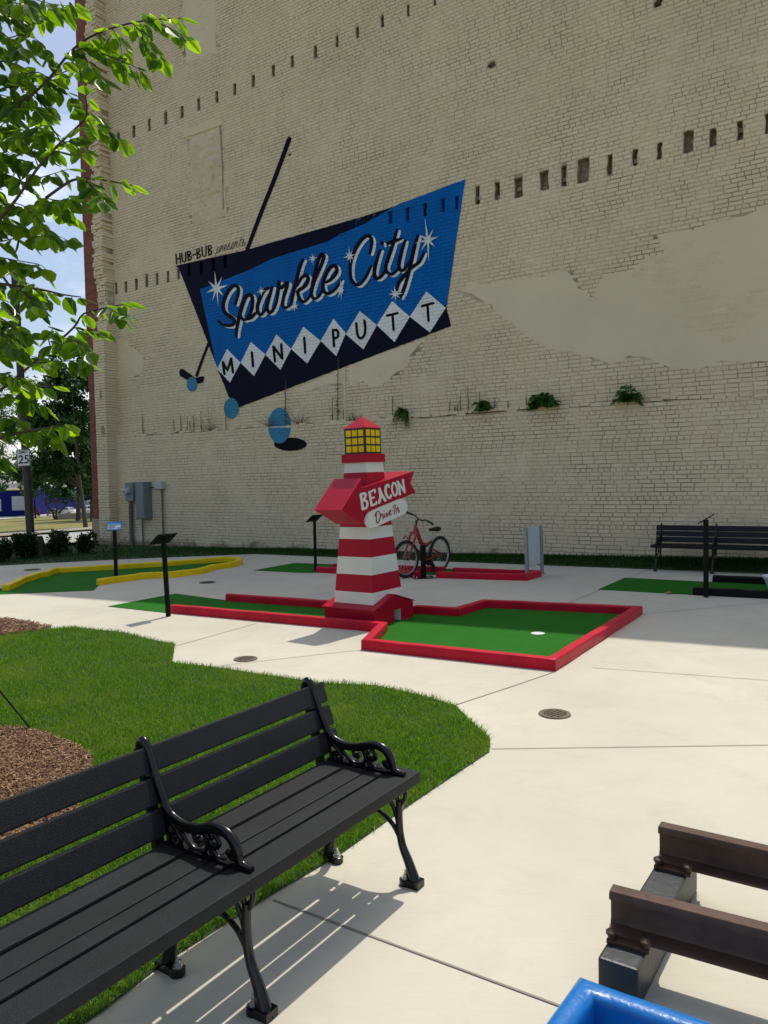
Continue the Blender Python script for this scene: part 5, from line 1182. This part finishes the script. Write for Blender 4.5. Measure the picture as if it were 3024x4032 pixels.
# ------------------------------------------------------------------ the young elm at the left, its trunk just outside the frame
def at(px, Z): return CAMP + ray(*px)*Z
TB = Vector((-2.75, 4.45, 0))
elm = thing('elm_tree', 'leafy young elm whose backlit branches reach in from the left edge', 'tree', TB)
mb = MB(); mb.tube([TB+Vector((0, 0, -.02)), TB+Vector((.02, .01, .8)), TB+Vector((-.02, .03, 1.8)), TB+Vector((.03, 0, 3.0)), TB+Vector((-.03, .05, 4.2)), TB+Vector((.02, .02, 5.3))], [.075, .065, .058, .045, .03, .012], 12); mb.build('trunk', M['bark'], elm, 60)
TW = [([(54, 443), (130, 370), (193, 310), (289, 193), (386, 130), (519, 90), (633, 75), (715, 72)], 3.45, .10, 1), ([(519, 90), (560, 130), (612, 195), (640, 235)], 3.4, .10, 0), ([(362, 194), (450, 230), (530, 262), (560, 290)], 3.45, .1, 0), ([(289, 199), (320, 196), (362, 194)], 3.45, .1, 0), ([(289, 199), (350, 245), (395, 310)], 3.5, .1, 0), ([(600, 80), (680, 115), (735, 150)], 3.4, .1, 0), ([(440, 110), (470, 160), (480, 215)], 3.45, .1, 0), ([(386, 130), (420, 180), (470, 230), (520, 290)], 3.5, .1, 0),
      ([(-60, 40), (60, 70), (150, 60), (240, 50)], 3.6, .11, 0), ([(-40, 180), (70, 140), (150, 160), (205, 235)], 3.7, .11, 0), ([(-20, 110), (50, 160), (95, 190)], 3.5, .11, 0), ([(-60, -60), (80, -20), (200, 15), (300, 25)], 3.7, .11, 0), ([(-60, 10), (40, 10), (110, 20)], 3.4, .11, 0),
      ([(193, 310), (240, 288), (310, 270), (370, 300)], 3.5, .1, 0), ([(193, 310), (150, 285), (85, 292), (30, 300)], 3.5, .1, 0), ([(185, 318), (240, 350), (285, 385)], 3.5, .1, 0), ([(130, 370), (85, 395), (60, 435)], 3.5, .1, 0), ([(130, 372), (165, 420), (158, 455)], 3.5, .1, 0), ([(-80, 560), (0, 500), (54, 443)], 3.5, .1, 1),
      ([(-60, 940), (60, 790), (150, 660), (240, 560), (328, 476), (341, 434), (337, 374)], 3.3, .1, 1), ([(328, 476), (390, 495), (450, 530), (485, 555)], 3.3, .105, 0), ([(240, 560), (200, 500), (150, 500), (90, 520)], 3.3, .1, 0), ([(240, 560), (300, 560), (340, 600)], 3.3, .1, 0), ([(150, 655), (110, 560), (60, 540)], 3.35, .1, 0), ([(60, 620), (140, 570), (215, 600)], 3.4, .1, 0), ([(90, 720), (190, 690), (275, 665)], 3.4, .1, 0),
      ([(180, 780), (265, 720), (307, 705), (362, 702), (440, 715), (520, 730)], 3.3, .095, 1), ([(340, 712), (385, 755), (410, 800)], 3.3, .09, 0), ([(180, 780), (240, 790), (290, 770)], 3.35, .1, 0), ([(-60, 830), (60, 800), (140, 850), (200, 940)], 3.4, .1, 0), ([(130, 760), (220, 820), (290, 860)], 3.4, .1, 0), ([(-40, 960), (80, 935), (190, 920), (265, 945)], 3.4, .1, 0),
      ([(-60, 1000), (60, 1025), (150, 1040), (180, 1060)], 3.3, .1, 0), ([(-60, 1110), (60, 1125), (160, 1140), (250, 1160), (320, 1170)], 3.25, .1, 1), ([(60, 1125), (120, 1180), (150, 1210)], 3.25, .1, 0), ([(-80, 1600), (60, 1490), (200, 1370), (290, 1290), (330, 1235), (420, 1212), (500, 1195)], 3.3, .1, 1), ([(420, 1212), (470, 1235), (520, 1245)], 3.3, .1, 0), ([(290, 1290), (345, 1300), (385, 1305)], 3.3, .1, 0), ([(250, 1330), (300, 1345), (350, 1390)], 3.3, .1, 0), ([(200, 1370), (190, 1320), (215, 1290)], 3.3, .1, 0),
      ([(-60, 1230), (50, 1280), (100, 1340)], 3.35, .105, 0), ([(-60, 1300), (20, 1320), (50, 1370)], 3.3, .1, 0), ([(130, 1430), (210, 1425), (300, 1420), (345, 1425)], 3.3, .1, 0), ([(60, 1490), (140, 1520), (215, 1520)], 3.3, .1, 0), ([(-60, 1560), (60, 1555), (130, 1580), (175, 1600)], 3.35, .1, 0), ([(-60, 1480), (20, 1470), (90, 1500)], 3.35, .1, 0),
      ([(-60, 1740), (60, 1708), (140, 1692), (210, 1680), (270, 1672)], 3.2, .095, 1), ([(140, 1692), (200, 1715), (250, 1715)], 3.2, .09, 0), ([(60, 1708), (90, 1740), (135, 1770)], 3.2, .1, 0), ([(-60, 1650), (30, 1640), (80, 1660)], 3.3, .1, 0), ([(-60, 1800), (0, 1790), (40, 1800)], 3.2, .1, 0), ([(-60, 700), (30, 690), (100, 720)], 3.5, .1, 0), ([(-60, 620), (20, 600), (60, 640)], 3.4, .1, 0), ([(-60, 400), (20, 390), (50, 420)], 3.6, .1, 0), ([(-60, 870), (20, 880), (90, 900)], 3.5, .1, 0)]
LP, LA, LN, LS = [], [], [], []
twm = MB()
def twig(P3, size, bare=0.0, step=.042, thick=.0035):
    P3 = [Vector(p) for p in P3]; acc = 0; sd_ = 1
    for i in range(1, len(P3)):
        a, b = P3[i-1], P3[i]; d = (b-a); Ld = d.length; d = d.normalized(); side = d.cross(Vector((0, 0, 1))); side = side.normalized() if side.length > .1 else Vector((1, 0, 0))
        t = 0
        while t < Ld:
            frac = (i-1+t/Ld)/(len(P3)-1)
            if frac >= bare:
                p = a+d*t; ax = d*R_.uniform(.2, .8)+side*sd_*R_.uniform(.4, 1.0)+Vector((0, 0, R_.uniform(-1.1, -.05))); sd_ = -sd_
                LP.append(tuple(p+ax.normalized()*.012)); LA.append(tuple(ax)); LN.append((R_.uniform(-.55, .55), R_.uniform(-.55, .55), R_.uniform(.35, 1))); LS.append(size*R_.uniform(.6, 1.12))
            t += step*R_.uniform(.6, 1.3)
    LP.append(tuple(P3[-1])); LA.append(tuple((P3[-1]-P3[-2]).normalized()+Vector((0, 0, -.3)))); LN.append((R_.uniform(-.3, .3), R_.uniform(-.3, .3), 1)); LS.append(size)
    twm.tube(P3, [thick, thick*.75, thick*.35], 6)
for px, Z, sz, bare in TW:
    pp = [tuple(q) for q in catmull(px, 3)] if len(px) > 2 else px; n_ = len(pp); dz = R_.uniform(-.35, .25)
    P3 = [at(p, Z+dz*(i/n_)) for i, p in enumerate(pp)]; sz *= .9
    main = bare and len(px) > 4
    twig(P3, sz, .32 if main else .0, .046 if main else .036, .0065 if main else .003)
    if px[0][0] < 0:                                        # carry the branch back to the trunk
        p0 = Vector(P3[0]); zt_ = max(.9, p0.z-.45); twm.tube([TB+Vector((0, 0, zt_)), (TB+p0)/2+Vector((0, 0, (zt_+p0.z)/2-(TB.z+p0.z)/2+.05)), p0], [.018, .010, .006], 6)
for i in range(70):                                         # the thicket at the frame's left margin
    x0, y0 = R_.uniform(-420, 20), R_.uniform(-150, 1750); ang = R_.uniform(-.5, .6); L_ = R_.uniform(90, 190); Z = R_.uniform(3.5, 4.2)
    twig([at((x0+L_*t*math.cos(ang), y0+L_*t*math.sin(ang)+30*t*t), Z-.12*t) for t in (0, .33, .66, 1)], .1)
    p0 = Vector(at((x0, y0), Z)); twm.tube([TB+Vector((0, 0, max(.95, p0.z-.5))), (TB+p0)/2+Vector((0, 0, p0.z/2-.18)), p0], [.016, .009, .003], 6)
k = 0
while k < 210:                                              # the rest of the crown, outside the picture
    a, b, c = R_.uniform(-1, 1), R_.uniform(-1, 1), R_.uniform(-1, 1)
    if a*a+b*b+c*c > 1: continue
    p = TB+Vector((a*1.9-.1, b*1.7+.1, 3.9+c*2.1))
    q = np.array(p)-CAMP; zc = q@_f
    if zc > .5 and 1512+FPX*(q@_r)/zc > -250 and 2016-FPX*(q@_u)/zc > -200: continue
    if p.x > -1.1: continue
    d = Vector((a, b, c*.3+.1)).normalized(); twig([p, p+d*.16, p+d*.32+Vector((0, 0, -.03)), p+d*.45+Vector((0, 0, -.08))], .1); k += 1
    if True: twm.tube([TB+Vector((0, 0, max(1.3, p.z-.6))), (TB+p)/2+Vector((0, 0, p.z/2-.2)), p], [.02, .011, .005], 6)
twm.build('branches', M['twig'], elm, 60)
def clear_of_sign(p):
    q = np.array(p)-CAMP; z = q@_f; x, y = 1512+FPX*(q@_r)/z, 2016-FPX*(q@_u)/z; return not (10 < x < 165 and 1712 < y < 1860 and z > 0)
kp = [i for i, p in enumerate(LP) if clear_of_sign(p)]; LP, LA, LN, LS = [[L__[i] for i in kp] for L__ in (LP, LA, LN, LS)]
leaves_mesh('crown', LP, LA, LN, LS, M['leaf'], elm, width=1.18)
pA = G(133, 2884); pB = Vector(at((0, 2722), 4.9)); dd = (pB-pA); k = (TB.x-pA.x)/dd.x
e = thing('tree_guy_strap', 'black guy strap slanting up from the mulch bed to the tree', 'strap', pA); mb = MB(); mb.tube([pA-dd*.05, pA+dd*k*.98], .011, 6, flat=.5); mb.build('strap', M['postblack'], e)

# ------------------------------------------------------------------ weeds and ferns on the brick ledge
def on_ledge(px, out): s, _ = Wl(px, 1650, 0); return s, BL(s, lz(s)-.01, out)
def weed(px, hpx, label, leafy=.6, mt='weed', w_=.05):
    s, b = on_ledge(px, R_.uniform(-.08, -.01)); sc = float((b-Vector(CAMP)).length)/FPX; h = hpx*sc
    e = thing('weed_stem', label, 'weed', b, group='weeds growing on the ledge')
    lean = Vector(WX)*R_.uniform(-.04, .04)*h; pts = [b+lean*t*t+Vector((0, 0, h*t)) for t in (0, .3, .6, 1)]
    mb = MB(); mb.tube(pts, [.011, .009, .006], 5); mb.build('stem', M[mt], e)
    n_ = int(h/.014)+4; P_, A_, N_, S_ = [], [], [], []
    for i in range(n_):
        t = R_.uniform(.02, 1)**.9; p = b+lean*t*t+Vector((0, 0, h*t)); a = R_.uniform(0, 6.28); P_.append(tuple(p)); A_.append((math.cos(a)*.8, math.sin(a)*.8, R_.uniform(.1, 1.0))); N_.append((0, 0, 1)); S_.append(w_*R_.uniform(.5, 1.2)*(1.15-.6*t))
    leaves_mesh('leaves', P_, A_, N_, S_, M[mt], e, CARD, .45)
places = [(553, 76, 'below the left plaster patch'), (676, 48, 'left of the pair under the putter head'), (702, 66, 'under the painted putter head'), (735, 60, 'first of a trio under the small ball'), (742, 40, 'short one of a trio under the small ball'), (754, 68, 'last of a trio under the small ball'), (788, 76, 'right of the trio under the small ball'), (887, 92, 'under the ball at the sign corner'), (1121, 178, 'growing through the big painted ball'), (1307, 98, 'leaning beside the tallest weed'), (1328, 250, 'tallest of all, under the letter P'), (1352, 50, 'right of the tallest weed'), (1372, 30, 'left of the lighthouse roof'), (1544, 84, 'right of the lighthouse roof'), (1770, 58, 'first of the row left of the middle fern'), (1784, 34, 'short one left of the middle fern'), (1797, 44, 'third of the row left of the middle fern'), (1808, 74, 'fourth of the row left of the middle fern'), (1842, 100, 'tall one just left of the middle fern'), (1887, 80, 'behind the middle fern'), (1943, 54, 'just right of the middle fern'), (1995, 36, 'between the two right ferns'), (2067, 48, 'left of the largest fern')]
for px, h, wh in places: weed(px, h, 'thin green weed on the ledge, '+wh, w_=.075 if h > 150 else .045)
def dry(px, hpx, label):
    s, b = on_ledge(px, -.03); sc = float((b-Vector(CAMP)).length)/FPX; h = hpx*sc; e = thing('dry_bush', label, 'weed', b, group='weeds growing on the ledge'); mb = MB()
    for i in range(26):
        a = R_.uniform(-1.2, 1.2); L_ = h*R_.uniform(.5, 1); d = Vector(WX)*math.sin(a)-Vector(WN)*R_.uniform(0, .4)+Vector((0, 0, math.cos(a)*R_.uniform(.5, 1))); p1 = b+d*L_*.5; mb.tube([b, p1, p1+(d+Vector((R_.uniform(-.4, .4), 0, R_.uniform(-.4, .4))))*L_*.5], [.005, .003, .002], 4)
    mb.build('twigs', M['dryweed'], e)
for px, h, lb in ((825, 95, 'dry brown wispy bush on the ledge left of the ball at the sign corner'), (1178, 88, 'dry yellow wispy bush on the ledge right of the big painted ball'), (1060, 70, 'dry wispy bush on the ledge left of the big painted ball'), (1392, 60, 'dry dark bush on the ledge behind the lighthouse roof')): dry(px, h, lb)
def fern(px, wpx, hpx, label, hang=.3):
    s, b = on_ledge(px, .0); sc = float((b-Vector(CAMP)).length)/FPX; w_ = wpx*sc/2; h = hpx*sc
    e = thing('ledge_fern', label, 'fern', b, group='ferns growing on the ledge'); P_, A_, N_, S_ = [], [], [], []; mb = MB()
    for i in range(26):
        a = R_.uniform(-1.5, 1.5); d = Vector(WX)*math.sin(a)*w_*R_.uniform(.6, 1.15); o_ = -Vector(WN)*R_.uniform(-.02, .30); top = h*R_.uniform(.35, 1)*math.cos(a*.75)
        pts = [b+d*t+o_*t+Vector((0, 0, top*math.sin(min(t*2.0, 2.5))-hang*h*t*t*R_.uniform(.2, 1))) for t in (0, .25, .5, .75, 1)]; mb.tube(pts, [.006, .003], 4)
        for k in range(14):
            t = .15+.85*k/13; j = min(int(t*4), 3); p = pts[j].lerp(pts[j+1], t*4-j); dv = (pts[j+1]-pts[j]).normalized(); sd = dv.cross(Vector((0, 0, 1))); sd = sd.normalized() if sd.length > .05 else Vector(WX)
            for g in (-1, 1): P_.append(tuple(p)); A_.append(tuple(dv*.5+sd*g+Vector((0, 0, -.25)))); N_.append((R_.uniform(-.4, .4), R_.uniform(-.4, .4), 1)); S_.append(w_*.34*(1.1-.6*t)+.02)
    mb.build('stem', M['fern'], e); leaves_mesh('fronds', P_, A_, N_, S_, M['fern'], e, CARD, .6)
fern(1592, 62, 62, 'small drooping fern on the ledge just right of the lighthouse roof', 1.2); fern(1910, 84, 58, 'middle sized green fern on the ledge left of the largest one'); fern(2142, 150, 62, 'largest spreading green fern on the brick ledge'); fern(2475, 108, 74, 'rightmost tall bushy fern on the brick ledge')

# ------------------------------------------------------------------ street lamp, speed sign, shrubs
lb = GT(124, 2192); Zl = float((np.array(lb)-CAMP)@_f); mpp = Zl/FPX
lamp = thing('street_lamp', 'tall dark street lamp post on a tapered concrete base by the road', 'street lamp', lb)
mb = MB(); hb = 80*mpp; mb.loft([[lb+Vector((x*a, y*a, z)) for x, y in ((-1, -1), (1, -1), (1, 1), (-1, 1))] for a, z in ((55*mpp, -.3), (49*mpp, 0), (33*mpp, hb))]); mb.build('base', M['lampbase'], lamp, bevel=.02)
topv = Vector(at((55, 1050), Zl)); mb = MB(); mb.tube([lb+Vector((0, 0, hb-.02)), topv], [15.5*mpp, 12.5*mpp], 16); mb.tube([lb+Vector((0, 0, hb)), lb+Vector((0, 0, hb+.05))], 24*mpp, 16); pole = mb.build('pole', M['lamppost'], lamp, 60)
mb = MB()
for i in range(4): a = math.pi/4+i*math.pi/2; mb.tube([lb+Vector((math.cos(a)*22*mpp, math.sin(a)*22*mpp, hb)), lb+Vector((math.cos(a)*22*mpp, math.sin(a)*22*mpp, hb+.1))], .02, 6)
mb.build('anchor_bolts', M['steel'], pole)
mb = MB(); mb.tube([topv+Vector((0, 0, -.1)), topv+Vector((-.8, .2, .45)), topv+Vector((-1.9, .4, .6))], .05, 8); mb.tube([topv+Vector((0, 0, -.6)), topv+Vector((-.7, .18, .35))], .03, 8); arm_ = mb.build('arm', M['lamppost'], lamp, 60)
mb = MB(); mb.box(topv+Vector((-2.2, .45, .6)), (.7, .3, .14)); mb.build('lamp_head', M['lamppost'], lamp, bevel=.04)
Zs = Zl-.32; sgc = lambda x, y, o=0: Vector(at((x, y), Zs-o))
sg = thing('speed_limit_sign', 'white speed limit 25 sign fixed to the dark lamp post', 'sign', sgc(93, 1837))
mb = MB(); mb.prism([sgc(66, 1838), sgc(120, 1835), sgc(118, 1767), sgc(64, 1770)], (0, .006, 0)); pn = mb.build('sign_plate', M['signwhite'], sg, bevel=.002)
bd_ = MB(); cs = [(68, 1836), (118, 1833), (116, 1769), (66, 1772)]
for a, b in zip(cs, cs[1:]+cs[:1]):
    A_, B_ = sgc(*a, .006), sgc(*b, .006); d = (B_-A_).normalized(); nn = d.cross(Vector((0, -1, 0)))*.008; bd_.add([A_-nn, B_-nn, B_+nn, A_+nn], [(0, 1, 2, 3)])
o = bd_.build('sign_border', M['signblack'], pn)
def fonttext(txt, name, px0, px1, mt, parent):              # baseline start / end-of-cap-height points in the photograph
    cu = bpy.data.curves.new(name, 'FONT'); cu.body = txt; cu.align_x = 'CENTER'; cu.size = 1; cu.offset = .012; tmp = bpy.data.objects.new(name, cu); COL.objects.link(tmp)
    me = bpy.data.meshes.new_from_object(tmp.evaluated_get(bpy.context.evaluated_depsgraph_get())); bpy.data.objects.remove(tmp)
    vs = [v.co.copy() for v in me.vertices]; x0 = min(v.x for v in vs); x1 = max(v.x for v in vs); y0 = min(v.y for v in vs); y1 = max(v.y for v in vs); mb = MB()
    W3 = [sgc(px0[0]+(px1[0]-px0[0])*(v.x-x0)/(x1-x0), px0[1]+(px1[1]-px0[1])*(v.y-y0)/(y1-y0)-3*(v.x-x0)/(x1-x0), .007) for v in vs]
    mb.add(W3, [tuple(p.vertices) for p in me.polygons]); return mb.build(name, mt, parent)
fonttext('25', 'numerals', (72, 1827), (114, 1793), M['signblack'], pn); fonttext('LIMIT', 'lettering', (74, 1787), (109, 1782-6), M['signblack'], pn); 
def shrub(px, wpx, hpx, label, n=1500):
    b = GT(*px); Z = float((np.array(b)-CAMP)@_f); k = Z/FPX; w_, h = wpx*k/2, hpx*k
    e = thing('holly_shrub', label, 'shrub', b, group='dark shrubs along the road edge'); P_, A_, N_, S_ = [], [], [], []; mb = MB()
    subs = [(R_.uniform(-.55, .55), R_.uniform(-.5, .5), R_.uniform(.30, .78), R_.uniform(.25, .48)) for i in range(9)]
    for x, y, z, r in subs: mb.tube([b, b+Vector((x*w_*.5, y*w_*.5, z*h*.5)), b+Vector((x*w_, y*w_, z*h))], [.02, .012, .006], 5)
    while len(P_) < n:
        x, y, z, r = R_.choice(subs); v = Vector((R_.gauss(0, 1), R_.gauss(0, 1), R_.gauss(0, 1))).normalized()*r*R_.uniform(.35, 1.12)
        p = Vector(((x+v.x)*w_, (y+v.y)*w_, (z+v.z*.8)*h))
        if p.z < .02*h: continue
        P_.append(tuple(b+p)); A_.append(tuple(v+Vector((R_.uniform(-.4, .4), R_.uniform(-.4, .4), R_.uniform(-.2, .5))))); N_.append((R_.uniform(-.5, .5), R_.uniform(-.5, .5), 1)); S_.append(R_.uniform(.06, .11))
    mb.build('branches', M['twig'], e); leaves_mesh('foliage', P_, A_, N_, S_, M['shrubleaf'], e, CARD, .8)
shrub((-4, 2214), 84, 76, 'small dark shrub at the left edge of the road'); shrub((90, 2202), 116, 96, 'largest dark shrub in front of the lamp base', 2600); shrub((233, 2190), 112, 92, 'dark shrub right of the lamp base', 1900); shrub((346, 2178), 98, 72, 'open leafy shrub beside the stone plinth of the building', 900)

# ------------------------------------------------------------------ trees across the road
def far_tree(base, Zk, blobs, label, trunk_px, n=7000, ls=(.12, .24), stems=1, tr=.16):
    b = GT(*base); Z = float((np.array(b)-CAMP)@_f); k = Z/FPX; e = thing('shade_tree', label, 'tree', b, group='trees across the road')
    mb = MB(); Wp = lambda x, y, dz=0: Vector(at((x, y), Z+dz))
    top = Wp(*trunk_px)
    for i in range(stems):
        a = 2*math.pi*i/max(stems, 1)+.4; off = Vector((math.cos(a), math.sin(a), 0))*(.12 if stems > 1 else 0); mb.tube([b+off+Vector((0, 0, -.1)), (b+top)/2+off*3, top+off*9], [tr, tr*.8, tr*.6], 9)
        for x, y, rx, ry in blobs[:6]: c = Wp(x, y, R_.uniform(-1, 1)*rx*k); mb.tube([top+off*9, (top+c)/2+Vector((0, 0, -.2)), c], [tr*.5, tr*.28, tr*.1], 6)
    mb.build('trunk', M['bark'], e, 60); vol = [rx*rx*ry for x, y, rx, ry in blobs]; P_, A_, N_, S_ = [], [], [], []
    cl = []
    for (x, y, rx, ry), v in zip(blobs, vol):               # clumps on and inside every blob
        for i in range(max(14, int(150*v/sum(vol)))):
            d = Vector((R_.gauss(0, 1), R_.gauss(0, 1), R_.gauss(0, 1))).normalized()*R_.uniform(.45, 1.06); c = Wp(x, y); cl.append((c+Vector((d.x*rx*k, d.y*(rx+ry)/2*k, d.z*ry*k)), R_.uniform(.22, .48)*math.sqrt(rx*ry)*k*.55, d))
    for i in range(n):
        c, r, d = R_.choice(cl); v = Vector((R_.gauss(0, 1), R_.gauss(0, 1), R_.gauss(0, .75)))*r*.62; P_.append(tuple(c+v)); A_.append((R_.uniform(-1, 1), R_.uniform(-1, 1), R_.uniform(-.9, .4))); N_.append((d.x*.6+R_.uniform(-.5, .5), d.y*.6+R_.uniform(-.5, .5), .8)); S_.append(R_.uniform(*ls))
    leaves_mesh('crown', P_, A_, N_, S_, M['farleaf'], e, CARD, 1.0)
far_tree((338, 2074), 0, [(275, 1450, 105, 130), (190, 1580, 125, 140), (285, 1640, 110, 170), (150, 1730, 100, 110), (290, 1800, 105, 100), (215, 1850, 90, 70), (330, 1560, 80, 160), (110, 1640, 60, 70)], 'largest leafy shade tree across the road, pale trunk beside the red facade edge', (318, 1920), 17000, (.18, .34))
far_tree((222, 2044), 0, [(190, 1885, 85, 80), (250, 1935, 70, 55), (150, 1850, 60, 70), (120, 1925, 40, 40)], 'low multi stemmed tree in front of the parked cars', (222, 1985), 5500, (.16, .3), 4, .13)
far_tree((308, 2048), 0, [(300, 1880, 90, 80), (350, 1820, 80, 110), (330, 1700, 90, 100)], 'darker tree standing behind the pale trunked tree', (308, 1960), 7000, (.22, .4), 1, .24)
far_tree((363, 2050), 0, [(370, 1900, 70, 70), (400, 1800, 90, 110)], 'thin tree mostly hidden behind the corner of the building', (360, 1975), 4000, (.16, .32), 1, .2)
far_tree((-60, 2046), 0, [(10, 1600, 70, 110), (20, 1720, 65, 90), (-20, 1830, 75, 90), (-60, 1640, 110, 160), (5, 1905, 45, 45)], 'leafy tree cut by the left edge beyond the road', (-60, 1950), 8000, (.16, .32), 1, .25)
far_tree((120, 2034), 0, [(120, 1860, 110, 55), (60, 1840, 80, 60), (200, 1820, 90, 60)], 'distant tree rising behind the blue building', (120, 1960), 3500, (.3, .6), 1, .3)

# ------------------------------------------------------------------ blue building and parked cars beyond
b0 = GT(-30, 2038); Zb = float((np.array(b0)-CAMP)@_f); bw = lambda x, y, dz=0: Vector(at((x, y), Zb+dz))
e = thing('blue_building', 'low deep blue commercial building with a white roof band and pale shutters', 'building', b0)
zg = b0.z
def bslab(name, x0, y0, x1, y1, mt, z0=0, depth=20.0, par=e):
    a, b = bw(x0, y1, z0), bw(x1, y0, z0); mb = MB(); mb.prism([a, Vector((b.x, a.y, a.z)), Vector((b.x, a.y, b.z)), Vector((a.x, a.y, b.z))], (0, depth, 0)); return mb.build(name, mt, par)
wl_ = bslab('wall', -400, 1932, 106, 2042, M['bldblue']); bslab('roof_band', -404, 1902, 108, 1931, M['bldwhite'], -.3)
w2 = bslab('wall', 107, 1940, 420, 2030, M['bldblue'], 22, 18); bslab('roof_band', 107, 1912, 424, 1939, M['bldwhite'], 21.7, 19)
for x0, y0, x1, y1, z0, par in ((48, 1953, 97, 2010, -.12, wl_), (-30, 1965, 4, 2014, -.12, wl_), (143, 1968, 204, 2026, 21.88, w2), (240, 1968, 296, 2026, 21.88, w2), (330, 1968, 386, 2026, 21.88, w2)): f_ = bslab('shutter', x0, y0, x1, y1, M['bldpanel'], z0, .1, par)
pw0, pw1 = GT(228, 2046), GT(420, 2040); e = thing('low_wall', 'low pale concrete wall beside the parking lot', 'wall', pw0); d = (pw1-pw0).normalized(); nn = Vector((-d.y, d.x, 0)); mb = MB(); hwl = 23*float((np.array(pw0)-CAMP)@_f)/FPX; mb.prism([pw0, pw1+Vector((0, 0, 0)), pw1+nn*.3, pw0+nn*.3], (0, 0, hwl)); mb.build('wall_body', M['kerb'], e)
pp = GT(139, 2041); e = thing('thin_pole', 'thin dark pole standing at the parking lot edge', 'pole', pp); mb = MB(); kz = float((np.array(pp)-CAMP)@_f)/FPX; mb.tube([pp, pp+Vector((0, 0, 72*kz))], 3.2*kz, 8); mb.tube([pp, pp+Vector((0, 0, 4*kz))], 5*kz, 8); mb.build('shaft', M['postblack'], e)
def car(px, lab, mt, rz, hpx, suv=False, back=0):
    b = GT(*px); Z = float((np.array(b)-CAMP)@_f); H_c = 1.5*(1.15 if suv else 1); k = hpx*Z/FPX/H_c
    e = thing('parked_car', lab, 'car', b, rz, group='cars parked by the blue building'); T = Matrix.Translation(b) @ Matrix.Rotation(rz, 4, 'Z') @ Matrix.Scale(k, 4); W_ = .88
    V3 = lambda x, y, z: T @ Vector((x, y, z))
    pr = [(-2.2, .35), (-2.25, .7), (-2.1, .92), (-1.35, 1.0), (-.75, 1.05), (.9, 1.05), (1.4, .95), (2.15, .82), (2.25, .5), (2.2, .3)]
    if suv: pr = [(-2.2, .4), (-2.25, .9), (-2.15, 1.1), (-1.9, 1.15), (.9, 1.15), (1.4, 1.05), (2.15, .95), (2.25, .6), (2.2, .35)]
    mb = MB(); mb.loft([[V3(x, y, z) for x, z in [(a, c) for a, c in pr]] for y in (-W_, W_)]); body = mb.build('body', mt, e, bevel=.06*k)
    cab = [(-1.55, 1.0), (-.85, 1.45), (.35, 1.47), (1.15, 1.0)] if not suv else [(-2.0, 1.12), (-1.75, 1.68), (.3, 1.7), (1.05, 1.1)]
    mb = MB(); mb.loft([[V3(x, y*(1 if z < 1.2 else .82), z) for x, z in cab] for y in (-W_*.93, W_*.93)]); cb = mb.build('cabin', mt, e, bevel=.05*k)
    lo, hi = cab[0][1]+.06, cab[1][1]-.06
    for y in (-1, 1):
        mb = MB(); f = lambda x, z: V3(x, y*(W_*.93*(1-.18*(z-cab[0][1])/(cab[1][1]-cab[0][1]))+.012), z); mb.prism([f(cab[0][0]+.25, lo), f(cab[3][0]-.22, lo), f(cab[2][0]-.05, hi), f(cab[1][0]+.08, hi)], Vector(T.to_3x3() @ Vector((0, .004*y, 0)))); mb.build('side_window', M['carglass'], cb)
    for (a, b_) in ((cab[0], cab[1]), (cab[3], cab[2])):
        sx = -1 if a[0] < 0 else 1; mb = MB(); q = [V3(a[0]+(b_[0]-a[0])*t+sx*.02, y*W_*(.80 if t < .5 else .68), a[1]+(b_[1]-a[1])*t+.01) for t, y in ((.12, -1), (.12, 1), (.9, 1), (.9, -1))]; mb.prism(q, Vector(T.to_3x3() @ Vector((sx*.01, 0, .01)))); mb.build('windscreen', M['carglass'], cb)
    for x in (-1.38, 1.38):
        for y in (-1, 1):
            Rm = Matrix.Rotation(rz, 4, 'Z') @ Matrix.Rotation(rad(90), 4, 'X'); mb = MB(); mb.lathe([(.001, -.1*k), (.31*k, -.1*k), (.33*k, 0), (.31*k, .1*k), (.001, .1*k)], V3(x, y*(W_-.06), .33), 18, Rm); wh = mb.build('wheel', M['tyre'], e, 40)
            mb = MB(); mb.lathe([(.19*k, -.115*k), (.19*k, .115*k)], V3(x, y*(W_-.06), .33), 14, Rm); mb.build('rim', M['chrome'], wh, 40)
    for y in (-1, 1):
        mb = MB(); mb.box(V3(-2.2, y*.66, .82), (.12*k, .36*k, .16*k), Matrix.Rotation(rz, 4, 'Z')); mb.build('tail_lamp', M['tail'], e)
        mb = MB(); mb.box(V3(2.18, y*.62, .68), (.14*k, .34*k, .14*k), Matrix.Rotation(rz, 4, 'Z')); mb.build('headlight', M['chrome'], e)
    mb = MB(); mb.box(V3(-2.27, 0, .62), (.02*k, .42*k, .14*k), Matrix.Rotation(rz, 4, 'Z')); mb.build('number_plate', M['signwhite'], e)
car((134, 2033), 'dark red hatchback parked behind the lamp post', M['carred'], rad(118), 36, True)
car((205, 2030), 'grey car parked between the red and the white one', M['cargrey'], rad(112), 28)
car((267, 2027), 'white saloon car parked right of the multi stemmed tree', M['carwhite'], rad(152), 30)
car((345, 2026), 'white tall car half hidden by the tree trunks near the facade', M['carwhite'], rad(130), 36, True)
